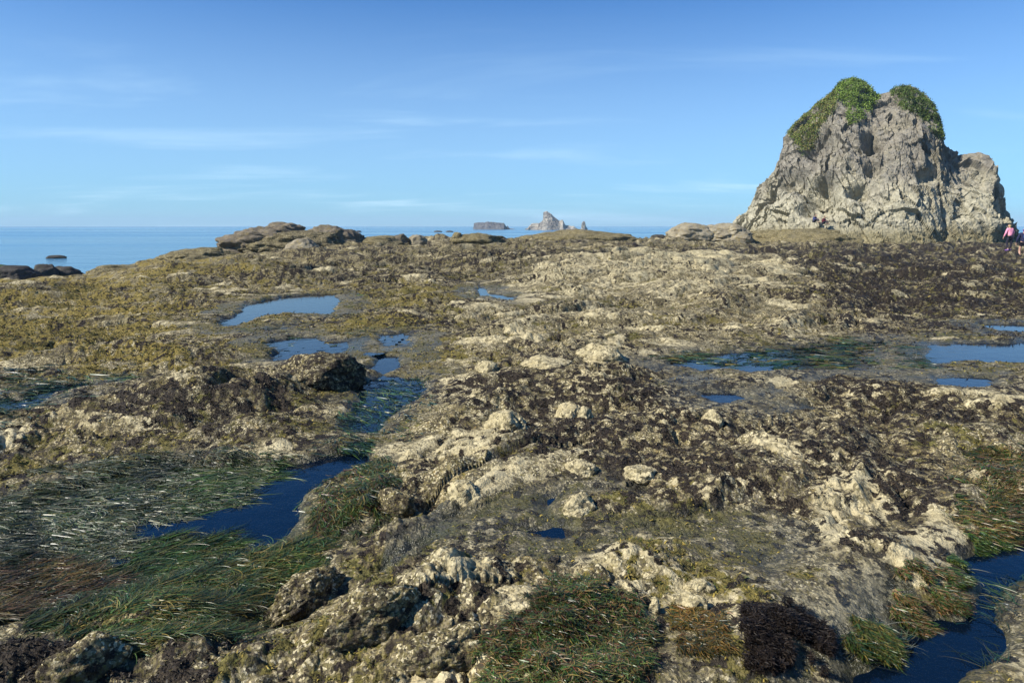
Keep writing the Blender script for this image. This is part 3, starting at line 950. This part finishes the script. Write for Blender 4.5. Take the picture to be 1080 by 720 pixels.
crust(rock('outcrop', 'dark ledge sloping down to the sea at the left', 'outcrop', 128, 287, 76, 14, M_brown, 86, .6, 5, group=G2, dist=42), .50, .56, .42, .35)
crust(rock('outcrop', 'long low brown ledge right of the skyline outcrop', 'outcrop', 400, 258, 60, 10, M_brown, 87, .8, 5, group=G2, dist=47), .50, .56, .42, .35)
rock('outcrop', 'dark rounded rock, left of two small rocks on the skyline', 'outcrop', 423, 255, 17, 9, M_brown, 88, .9, 4, group=G2, dist=48)
rock('outcrop', 'grey rounded rock, right of two small rocks on the skyline', 'outcrop', 441, 256, 20, 10, M_bare, 89, .9, 4, group=G2, dist=48)
crust(rock('outcrop', 'brown lumpy ledge below the distant flat topped island', 'outcrop', 505, 258, 64, 12, M_bare, 90, .6, 5, group=G2, dist=49), .50, .56, .42, .35)
crust(rock('outcrop', 'small dark rock poking above the ledge left of the flat island', 'outcrop', 483, 252, 12, 8, M_brown, 91, .8, 4, group=G2, dist=49), .50, .56, .42, .35)
crust(rock('outcrop', 'broad weedy mound in front of the distant spired island', 'outcrop', 606, 259, 150, 16, M_brown, 92, .5, 6, group=G2, dist=53, sink=.4, facets=4), .50, .56, .42, .35)
rock('outcrop', 'tan humped rock at the left foot of the great sea stack', 'outcrop', 728, 252, 50, 16, M_bare, 93, .8, 5, group=G2, dist=62)
rock('outcrop', 'low grey tan rock between the humped rock and the sea stack', 'outcrop', 762, 254, 66, 18, M_bare, 94, .8, 6, group=G2, dist=66)
rock('outcrop', 'small dark rock in the sea gap left of the humped rock', 'outcrop', 694, 252, 16, 6, M_dark, 95, .8, 4, group=G2, dist=64)
crust(rock('outcrop', 'broad tan ledge before the left base of the great sea stack', 'outcrop', 842, 262, 130, 20, M_bare, 96, .5, 6, group=G2, dist=68, sink=.4), .50, .56, .42, .35)
crust(rock('outcrop', 'weedy tan ledge right of a dark hollow below the sea stack', 'outcrop', 800, 272, 90, 14, M_brown, 98, .5, 6, group=G2, dist=55, sink=.4), .50, .56, .42, .35)

# rocks in the sea by the shore
G3 = 'dark rocks in the water at the left shore'
rock('shore_rock', 'dark wet rock at the left edge, nearest of the shore rocks', 'rock', 12, 293, 50, 17, M_dark, 101, .8, 5, group=G3, dist=41, zb=-1.2)
rock('shore_rock', 'low dark rock behind the nearest one at the left edge', 'rock', 0, 284, 26, 9, M_dark, 102, .8, 4, group=G3, dist=46, zb=-1.35)
rock('shore_rock', 'green topped rock in the water at the left edge', 'rock', -2, 275, 24, 7, M_mossy, 103, .8, 4, group=G3, dist=58, zb=-1.4)
rock('shore_rock', 'dark rock with a pale knob standing in shallow sea', 'rock', 50, 292, 22, 14, M_dark, 104, .8, 4, group=G3, dist=44, zb=-1.1)
rock('shore_rock', 'flat dark rock right of the knobbed shore rock', 'rock', 68, 292, 32, 11, M_dark, 105, .8, 4, group=G3, dist=44.5, zb=-1.15)
rock('shore_rock', 'long low black rock awash far out to the left', 'rock', 60, 267, 17, 3.2, M_dark, 106, .4, 4, group=G3, dist=78, zb=-1.35)
rock('shore_rock', 'tiny dark rock awash between the shore rocks and reef', 'rock', 77, 279, 12, 3, M_dark, 107, .6, 4, group=G3, dist=54, zb=-1.33)
G4 = 'small rocks awash far out near the horizon'
for px, w, lb in ((378, 8, 'tiny far rock just right of the brown skyline outcrop'), (462, 9, 'tiny far rock left of two, left of the flat island'), (474, 9, 'tiny far rock nearest the flat topped island')):
    rock('far_rock', lb, 'rock', px, 243, w, 2.0, M_dark, int(px), .6, 3, group=G4, dist=330, zb=-1.5)


# ------------------------------------------------------------------ great sea stack and distant islands
def loft(name, prof, dist, azpx, zfoot, front, back, seed, amp, waves, ns=420, nt=300, mat=None, flare=.5, power=.8, dents=(), hfun=None):
    """a rock whose crest follows prof [(px,py)...]; front/back half depths in metres"""
    az = az_of(azpx)
    vx, vy = math.sin(az), math.cos(az)
    ex, ey = math.cos(az), -math.sin(az)
    S_, Z_ = [], []
    for (a, b) in prof:
        d = ray(a, b); t = dist / (d[0] * vx + d[1] * vy)
        S_.append((d[0] * ex + d[1] * ey) * t); Z_.append(CAM_H + d[2] * t)
    S_, Z_ = np.array(S_), np.array(Z_)
    s = np.linspace(S_[0], S_[-1], ns)
    H = np.interp(s, S_, Z_)
    L = S_[-1] - S_[0]
    u = (s - S_[0]) / L
    th = np.linspace(0, np.pi, nt)
    Sg, Tg = np.meshgrid(s, th, indexing='ij'); Hg = np.meshgrid(H, th, indexing='ij')[0]; Ug = np.meshgrid(u, th, indexing='ij')[0]
    shape = np.sqrt(np.clip(1 - (2 * Ug - 1) ** 2 * .93, 0, 1)) ** .8
    hh = np.clip((Hg - zfoot) / (Z_.max() - zfoot), 0.02, 1) ** .55
    sn = np.sin(Tg); cs = np.cos(Tg)
    z = zfoot - 1.2 + (Hg - zfoot + 1.2) * np.sign(sn) * np.abs(sn) ** power
    dep = np.where(cs > 0, front, back) * shape * (.45 + .55 * hh)
    yv = -cs * dep * (1 + flare * (1 - sn) ** 2.5)
    co = np.stack([Sg.ravel(), yv.ravel(), z.ravel()], -1)
    nd = np.stack([(Ug.ravel() - .5) * 1.2, -cs.ravel(), .35 + .5 * sn.ravel()], -1)
    nd /= np.linalg.norm(nd, axis=1)[:, None]
    q = co / amp
    disp = np.zeros(len(co))
    rot = co @ np.array([[.8, .1, -.5], [.1, .95, .2], [.55, -.2, .8]])
    wp = np.stack([perlin3(co / (waves[0] * .8) + 9, seed + 50), perlin3(co / (waves[0] * .8) + 19, seed + 51), perlin3(co / (waves[0] * .8) + 29, seed + 52)], -1) * waves[0] * .25
    for k, (w, a) in enumerate(zip(waves, [1, .62, .4, .26, .17, .11, .07])):
        sc = np.array([1, 1, 1.0]) if k % 2 else np.array([1.0, 1.0, .55])
        v = perlin3((rot + wp) / w * sc + k * 7, seed + k)
        disp += amp * a * ((1 - 2.1 * np.abs(v)) * .8 if k in (1, 3) else (np.abs(v) * 2.0 - .45))
    disp *= .45
    for k, (w, a) in enumerate(((waves[0] * .62, 1.15), (waves[0] * .27, .80), (waves[0] * .12, .50), (waves[0] * .06, .28))):
        pr = (rot * np.array([1.0, 1.0, .55]) + wp * .25 * (k < 2)) / w + 33 * k
        rv, of, gd = worley3(pr, seed + 400 + k)
        disp += amp * a * ((rv - .5) * .55 + (of * gd).sum(1) * 1.1)
    for k, (w, a, tk) in enumerate(((waves[0] * 1.0, 1.0, .030), (waves[0] * .6, .75, .035), (waves[0] * .28, .40, .05), (waves[0] * .13, .28, .07), (waves[0] * .07, .16, .08))):
        v = perlin3((rot * np.array([1, 1, .6]) + wp * .8) / w + 70 + k * 9, seed + 80 + k)
        gate = sstep(-.25, .35, perlin3(co / waves[0] + 5 * k, seed + 90 + k))
        disp -= amp * .75 * a * np.exp(-np.abs(v) / tk) * gate
        v2 = perlin3((rot[:, [1, 2, 0]] * np.array([.6, 1, 1.])) / w + 170 + k * 9, seed + 60 + k)
        stepv = np.round(v2 * 5) / 5
        disp += amp * .4 * a * stepv
    edge = np.minimum(sstep(0, .25, sn.ravel()) + .3, 1) * np.where(np.abs(cs.ravel()) < .35, .5, 1)
    disp *= edge
    for (dpx, dpy, rad, dp) in dents:
        d = ray(dpx, dpy); t = dist / (d[0] * vx + d[1] * vy) * (1 - front * .5 / dist)
        ds = (d[0] * ex + d[1] * ey) * t; dz = CAM_H + d[2] * t
        rr2 = ((co[:, 0] - ds) / rad) ** 2 + ((co[:, 2] - dz) / (rad * .8)) ** 2
        disp -= dp * np.exp(-rr2 ** 1.5) * (cs.ravel() > 0)
    co = co + nd * disp[:, None]
    # world
    c0 = (vx * dist, vy * dist)
    W = np.stack([co[:, 0] * ex + co[:, 1] * vx, co[:, 0] * ey + co[:, 1] * vy, co[:, 2]], -1)
    me = flat_mesh(name, W, grid_faces(ns, nt, flip=True), (ns - 1) * (nt - 1), False, None, mat)
    o = link(name, me, None, (c0[0], c0[1], 0))
    W = W + np.array([c0[0], c0[1], 0])
    return o, W.reshape(ns, nt, 3), Tg


def crop(pts):
    return [(760 + a / 3.375, 70 + b / 3.375) for a, b in pts]


T = NT('sea_stack_rock')
sepz = T.n('ShaderNodeSeparateXYZ'); T.t.links.new(T.pos(), sepz.inputs[0])
zz = sepz.outputs[2]
n1 = T.noise(.35, 6, .62); n2 = T.noise(1.6, 7, .68); n3 = T.noise(7, 6, .7)
c = T.mix(T.ramp(n2, .34, .66), (.15, .135, .108), (.27, .245, .195))
c = T.mix(T.ramp(n1, .48, .66, 0, .7), c, (.23, .205, .145))
c = T.mix(T.ramp(T.noise(.9, 5, .7), .52, .62, 0, .55), c, (.16, .155, .145))
band = T.ramp(T.math('ADD', zz, T.math('MULTIPLY', n1, -9.0)), 4.2, -1.2)
c = T.mix(T.math('MULTIPLY', band, .85), c, T.mix(T.ramp(n2, .35, .65), (.27, .25, .175), (.43, .40, .29)))
foot = T.ramp(T.math('ADD', zz, T.math('MULTIPLY', n2, -2.6)), .7, -.6)
c = T.mix(T.math('MULTIPLY', foot, .8), c, T.mix(T.ramp(n3, .4, .6), (.10, .085, .03), (.25, .21, .11)))
c = T.mix(T.ramp(n3, .42, .30, 0, .45), c, (.08, .07, .05))
c = T.mix(T.ramp(n3, .60, .74, 0, .5), c, (.50, .47, .38))
hgt = T.math('ADD', n2, T.math('MULTIPLY', n3, .3))
T.principled(c, .9, .25, T.bump(hgt, .8, .35))
M_stack = T.m
STK = crop([(20, 590), (45, 555), (70, 535), (90, 515), (115, 480), (120, 455), (135, 430), (150, 415), (190, 380), (198, 350), (205, 325), (225, 285), (228, 250), (250, 238), (262, 222), (290, 190), (340, 152), (380, 120), (410, 98), (425, 72), (450, 58), (485, 56), (515, 68), (538, 92), (552, 118), (575, 112), (600, 100), (630, 92), (670, 86), (702, 100), (735, 128), (762, 162), (780, 205), (790, 245), (797, 280), (822, 306), (850, 318), (872, 310), (900, 309), (930, 315), (955, 325), (968, 338), (972, 400), (985, 425), (1000, 440), (1012, 480), (1030, 520), (1045, 560), (1055, 600)])
STK = [(915 + (a - 915) * .975, b) for a, b in STK]
DSTK = 88.0
DENT = [(760 + a / 3.375, 70 + b / 3.375, rad, d) for a, b, rad, d in ((540, 300, .85, 2.6), (525, 270, .6, 1.2), (430, 155, .9, 1.2), (260, 408, 1.4, 2.4), (355, 285, 1.5, 2.0), (385, 415, .9, 2.0), (360, 450, 1.6, 2.2), (380, 495, 1.6, 1.8), (490, 460, .9, 1.4), (720, 400, .9, .9), (330, 520, .8, 1.2), (545, 385, .8, 1.2), (900, 400, 1.2, .6), (200, 470, .9, 1.2))]
stack, SW, ST = loft('sea_stack', STK, DSTK, 915, .0, 10.5, 9, 200, .60, [7.5, 3.6, 1.9, 1.0, .52, .27], 640, 460, M_stack, .55, .80, DENT)
tag(stack, 'huge craggy grey sea stack with green bushes on its twin peaks', 'sea stack')

# bushes on the crest of the stack: each patch is its own thing
PATCH = [
    ('bushes', 'long patch of green and ochre bushes on the left shoulder of the sea stack', [(252, 232), (290, 190), (345, 148), (412, 95), (405, 150), (372, 180), (345, 205), (335, 255), (312, 305), (290, 285)], [(.12, .17, .03), (.20, .21, .05), (.28, .23, .08), (.12, .18, .03)]),
    ('bushes', 'bright green bushes on the middle peak of the sea stack', [(410, 100), (424, 66), (470, 48), (520, 62), (558, 112), (525, 150), (485, 190), (460, 190), (462, 150), (455, 125), (425, 112)], [(.14, .22, .03), (.19, .27, .045), (.10, .16, .02)]),
    ('bushes', 'dark green bushes down the right peak of the sea stack', [(618, 92), (670, 80), (705, 95), (745, 130), (775, 170), (792, 250), (775, 240), (745, 205), (715, 170), (680, 148), (640, 128)], [(.08, .13, .02), (.11, .17, .03), (.08, .10, .02)]),
]
flatW = SW.reshape(-1, 3)
az_s = az_of(915)
ppx = []
dyv = flatW[:, 2] - CAM_H
fwd = flatW[:, 1] * math.cos(PITCH) - dyv * math.sin(PITCH)
upv = flatW[:, 1] * math.sin(PITCH) + dyv * math.cos(PITCH)
qa = (540 + 720 * flatW[:, 0] / fwd - 760) * 3.375
qb = (360 - 720 * upv / fwd - 70) * 3.375
for nm, lb, poly, pal in PATCH:
    pa_ = np.array(poly, float)
    cand = np.where((sdf(pa_, qa + rng.normal(0, 4, len(qa)), qb + rng.normal(0, 4, len(qb))) < 9) & (ST.ravel() < 2.1))[0]
    cand = cand[perlin3(flatW[cand] / 1.1, 306) + .5 * perlin3(flatW[cand] / .4, 307) > -.36]
    n = 48000
    idx = rng.choice(cand, n)
    c0 = flatW[idx]
    lump = np.clip(.5 + 1.0 * perlin3(c0 / 1.3, 301) + .5 * perlin3(c0 / .5, 302), 0, 1.3)
    off = lump * rng.random(n) ** .4 * .36 - .06
    hd = np.array([-math.sin(az_s) * .5, -math.cos(az_s) * .5, .8])
    ctr = c0 + hd * off[:, None] + rng.normal(0, .10, (n, 3)) - .1
    a1 = rng.normal(size=(n, 3)); a1 /= np.linalg.norm(a1, axis=1)[:, None]
    a2 = np.cross(a1, rng.normal(size=(n, 3))); a2 /= np.linalg.norm(a2, axis=1)[:, None]
    sz_ = rng.uniform(.04, .09, n)[:, None]
    co = np.stack([ctr - a1 * sz_, ctr + a2 * sz_ * .6, ctr + a1 * sz_, ctr - a2 * sz_ * .6], 1).reshape(-1, 3)
    cols = pick_cols(n, pal, .25) * np.clip(.8 + .4 * perlin3(c0 / 2.0, 305), .5, 1.3)[:, None]
    col = np.repeat(np.concatenate([cols, np.ones((n, 1))], 1), 4, axis=0)
    o0 = ctr.mean(axis=0)
    me = flat_mesh(nm, co - o0, np.arange(n * 4), n, False, dict(col=col), M_shrub)
    tag(link(nm, me, None, tuple(o0)), lb, 'bushes', 'bushes on the sea stack')

T = NT('island_rock')
n1 = T.noise(.12, 6, .65); n2 = T.noise(.5, 5, .65)
c = T.mix(T.ramp(n1, .38, .64), (.18, .165, .145), (.38, .35, .29))
c = T.mix(T.ramp(n2, .45, .33, 0, .7), c, (.06, .055, .05))
T.principled(c, .9, .2, T.bump(n2, 1, 1.5))
M_isl = T.m
M_isl_flat = rock_mat('flat_island_rock', (.10, .10, .11), (.20, .19, .18), (.13, .13, .14), 0, .1, 0, 1.0)


def icrop(pts):
    return [(480 + a / 6.75, 215 + b / 6.75) for a, b in pts]


isl, _, _ = loft('rocky_island', icrop([(132, 192), (134, 170), (136, 138), (160, 133), (210, 134), (230, 128), (280, 136), (345, 138), (354, 150), (362, 172), (372, 162), (384, 180), (430, 184), (440, 192)]), 560, 505, -1.3, 14, 16, 400, .7, [16, 8, 4, 2], 200, 90, M_isl_flat, .3, .45)
tag(isl, 'flat topped rocky island far out, left of the spired island', 'island')
isl2, _, _ = loft('rocky_island', icrop([(452, 194), (500, 186), (518, 172), (545, 142), (600, 138), (628, 120), (630, 60), (655, 58), (680, 72), (712, 100), (745, 122), (766, 114), (776, 135), (785, 152), (840, 160), (868, 180), (880, 190), (950, 194), (1040, 198)]), 520, 588, -1.3, 15, 18, 420, .8, [14, 7, 3.5, 1.8], 260, 100, M_isl, .4, .7)
tag(isl2, 'far rocky island with a leaning square spire', 'island')
isl3, _, _ = loft('rock_pillar', icrop([(888, 196), (898, 168), (903, 134), (912, 124), (924, 130), (930, 158), (940, 172), (946, 196)]), 515, 616, -1.3, 2.5, 3, 440, .35, [3, 1.5, .8], 70, 60, M_isl, .3, .6)
tag(isl3, 'slender pale rock pillar at the right end of the spired island', 'rock pillar')


# ------------------------------------------------------------------ people
def cloth(name, col, rough=.85):
    T = NT(name)
    n = T.noise(30, 3)
    T.principled(T.mix(n, tuple(v * .8 for v in col), tuple(min(1, v * 1.15) for v in col)), rough, .2)
    return T.m


M_skin = cloth('skin', (.46, .28, .20), .6)


def skin_obj(name, verts, edges, radii, mat, parent, root=0, sub=2):
    me = bpy.data.meshes.new(name)
    me.from_pydata([Vector(v) for v in verts], edges, [])
    me.materials.append(mat)
    o = link(name, me, parent)
    sk = o.modifiers.new('skin', 'SKIN')
    sk.use_smooth_shade = True
    for i, rr in enumerate(radii):
        rr = rr if isinstance(rr, tuple) else (rr, rr)
        me.skin_vertices[0].data[i].radius = rr
        me.skin_vertices[0].data[i].use_root = (i == root)
    ss = o.modifiers.new('sub', 'SUBSURF'); ss.levels = sub; ss.render_levels = sub
    return o


def person(label, x, y, z, face, height, top, legs, shoe, hair, pose='stand', lean=.12, shorts=False, group=None, pack=None):
    root = bpy.data.objects.new('person', None)
    COL.objects.link(root)
    root.location = (x, y, z); root.rotation_euler = (0, 0, face)
    k = height / 1.75
    root.scale = (k, k, k)
    tag(root, label, 'person', group)
    # figure faces -Y; lean moves the upper body forward
    def up(h, f=0): return (0, -f, h)
    if pose == 'stand':
        hipz = .92; J = dict(pel=(0, 0, .95), wa=(0, -.3 * lean, 1.10), ch=(0, -1.2 * lean, 1.33), nk=(0, -1.7 * lean, 1.48), hd=(0, -2.2 * lean, 1.62), tp=(0, -2.4 * lean, 1.68))
        legsJ = {}
        for s in (-1, 1):
            legsJ[s] = [(s * .10, 0, .88), (s * .12, -.05 * s - .03, .50), (s * .13, .04 * s + .03, .09), (s * .14, .04 * s - .13, .04)]
    else:
        J = dict(pel=(0, 0, .16), wa=(0, 0, .34), ch=(0, -.08, .56), nk=(0, -.12, .72), hd=(0, -.18, .86), tp=(0, -.2, .92))
        legsJ = {}
        for s in (-1, 1):
            legsJ[s] = [(s * .10, -.05, .15), (s * .14, -.42, .45), (s * .12, -.62, .07), (s * .13, -.78, .04)]
    dz = J['ch'][2]; dy = J['ch'][1]
    armsJ = {}
    for s in (-1, 1):
        if pose == 'stand':
            armsJ[s] = [(s * .19, dy, dz + .07), (s * .27, dy + .02 - .05 * s, dz - .20), (s * .25, dy - .14, dz - .42)]
        else:
            armsJ[s] = [(s * .19, dy, dz + .07), (s * .26, dy - .14, dz - .14), (s * .16, dy - .34, dz - .12)]
    V = [J['pel'], J['wa'], J['ch'], J['nk'], J['hd'], J['tp']]
    E = [(0, 1), (1, 2), (2, 3), (3, 4), (4, 5)]
    Rd = [(.14, .10), (.125, .09), (.15, .10), .05, (.075, .09), .06]
    hx, hy, hz = J['hd']
    V += [(hx, hy - .07, hz - .06), (hx, hy - .115, hz - .01)]; E += [(4, 6), (4, 7)]; Rd += [.04, .016]
    for s in (-1, 1):
        b = len(V); A = armsJ[s]
        V += A; E += [(2, b), (b, b + 1), (b + 1, b + 2)]; Rd += [.05, .04, .027]
        w = Vector(A[2]); dr = (w - Vector(A[1])).normalized()
        pm = w + dr * .08
        V.append(tuple(pm)); E.append((b + 2, b + 3)); Rd.append((.035, .018))
        for j, (o_, ln) in enumerate(((-.03, .07), (-.01, .085), (.01, .08), (.03, .065))):
            c = len(V)
            q1 = pm + dr * ln * .5 + Vector((0, o_, -.004)); q2 = q1 + dr * ln * .5 + Vector((-s * .015, 0, -.01))
            V += [tuple(q1), tuple(q2)]; E += [(b + 3, c), (c, c + 1)]; Rd += [.009, .008]
        c = len(V)
        V += [tuple(w + dr * .05 + Vector((0, -.045, 0))), tuple(w + dr * .085 + Vector((0, -.06, 0)))]
        E += [(b + 2, c), (c, c + 1)]; Rd += [.010, .009]
        b = len(V); Lg = legsJ[s]
        V += Lg; E += [(0, b), (b, b + 1), (b + 1, b + 2), (b + 2, b + 3)]; Rd += [.085, .055, .04, .04]
    skin_obj('body', V, E, Rd, M_skin, root)
    # jacket
    V = [(J['pel'][0], J['pel'][1], J['pel'][2] - .04), J['wa'], J['ch'], (J['nk'][0], J['nk'][1], J['nk'][2] - .04)]
    E = [(0, 1), (1, 2), (2, 3)]; Rd = [(.175, .135), (.155, .125), (.18, .135), .075]
    for s in (-1, 1):
        b = len(V); V += [armsJ[s][0], armsJ[s][1], armsJ[s][2]]; E += [(2, b), (b, b + 1), (b + 1, b + 2)]; Rd += [.075, .060, .046]
    skin_obj('jacket', V, E, Rd, top, root)
    # trousers or shorts
    V = [J['pel']]; E = []; Rd = [(.16, .12)]
    for s in (-1, 1):
        b = len(V); Lg = legsJ[s]
        if shorts:
            m = tuple((Vector(Lg[0]) + Vector(Lg[1])) * .5); V += [Lg[0], m]; E += [(0, b), (b, b + 1)]; Rd += [.105, .095]
        else:
            m = tuple(Vector(Lg[1]).lerp(Vector(Lg[2]), .85)); V += [Lg[0], Lg[1], m]; E += [(0, b), (b, b + 1), (b + 1, b + 2)]; Rd += [.10, .075, .06]
    skin_obj('shorts' if shorts else 'trousers', V, E, Rd, legs, root)
    for s in (-1, 1):
        a, t_ = legsJ[s][2], legsJ[s][3]
        skin_obj('shoe', [(a[0], a[1] + .02, .12 if pose == 'stand' else a[2] + .04), (a[0], a[1] + .01, a[2] - .03), (t_[0], t_[1] - .06, t_[2])], [(0, 1), (1, 2)], [.062, .062, .045], shoe, root)
    skin_obj('hair', [(hx, hy + .03, hz + .04), (hx, hy + .05, hz - .04), (hx, hy + .05, hz - .14)], [(0, 1), (1, 2)], [(.095, .09), (.09, .07), (.06, .04)], hair, root)
    if pack:
        skin_obj('backpack', [(0, J['ch'][1] + .22, J['ch'][2] + .08), (0, J['wa'][1] + .24, J['wa'][2])], [(0, 1)], [(.15, .10), (.16, .12)], pack, root)
    return root


def stand_at(px, dist):
    d = ray(px, 245); t = dist / math.hypot(d[0], d[1]); x, y = d[0] * t, d[1] * t
    zz_ = land(x + np.array([-.12, 0, .12]), y + np.array([0, 0, 0]), np.full(3, .2))
    return x, y, float(zz_.mean())


x, y, z = stand_at(1066, 51)
person('fair haired person in a pink jacket seen from behind below the sea stack', x, y, z, math.pi + .25, 1.62, cloth('pink_fleece', (.80, .30, .42)), cloth('dark_trousers', (.02, .018, .03)), cloth('purple_boots', (.17, .09, .28)), cloth('fair_hair', (.42, .30, .15)), lean=.06, group='walkers on the reef')
x, y, z = stand_at(1081, 47)
person('person in a navy jacket and shorts cut off by the right edge', x, y, z, math.pi - .2, 1.78, cloth('navy_jacket', (.02, .022, .06)), cloth('black_shorts', (.012, .012, .02)), cloth('black_shoes', (.02, .02, .02)), cloth('purple_hat', (.12, .05, .22)), lean=.04, shorts=True, group='walkers on the reef', pack=cloth('navy_backpack', (.03, .05, .14)))
# two sitters at the foot of the stack
def on_stack(px, py):
    a_, b_ = (px - 760) * 3.375, (py - 70) * 3.375
    m = (ST.ravel() < 1.2)
    k = np.where(m, (qa - a_) ** 2 + (qb - b_) ** 2, 1e9)
    return flatW[k.argmin()]
for (a, b, colr, lb) in ((859, 234, (.05, .06, .16), 'tiny person in dark blue sitting at the left foot of the sea stack'), (868.5, 236, (.10, .015, .025), 'tiny person in dark red sitting at the left foot of the sea stack')):
    p = on_stack(a, b)
    person(lb, p[0] - .45, p[1] - .9, p[2] - .05, .5, 1.5, cloth('jacket', colr), cloth('trousers', (.02, .02, .03)), cloth('shoes', (.02, .02, .02)), cloth('brown_hair', (.03, .02, .015)), 'sit', group='people sitting by the stack')

# ------------------------------------------------------------------ sea air
bmh = bmesh.new()
bmesh.ops.create_cube(bmh, size=1)
meh = bpy.data.meshes.new('haze')
bmh.to_mesh(meh); bmh.free()
hz_ = link('haze', meh, None, (0, 1550, 14.5))
hz_.scale = (6200, 3500, 42)
hz_['kind'] = 'stuff'
T = NT('sea_air')
pv_ = T.n('ShaderNodeVolumePrincipled')
pv_.inputs['Color'].default_value = (.55, .78, 1.0, 1)
pv_.inputs['Density'].default_value = .00028
T.t.links.new(pv_.outputs[0], T.out.inputs['Volume'])
meh.materials.append(T.m)
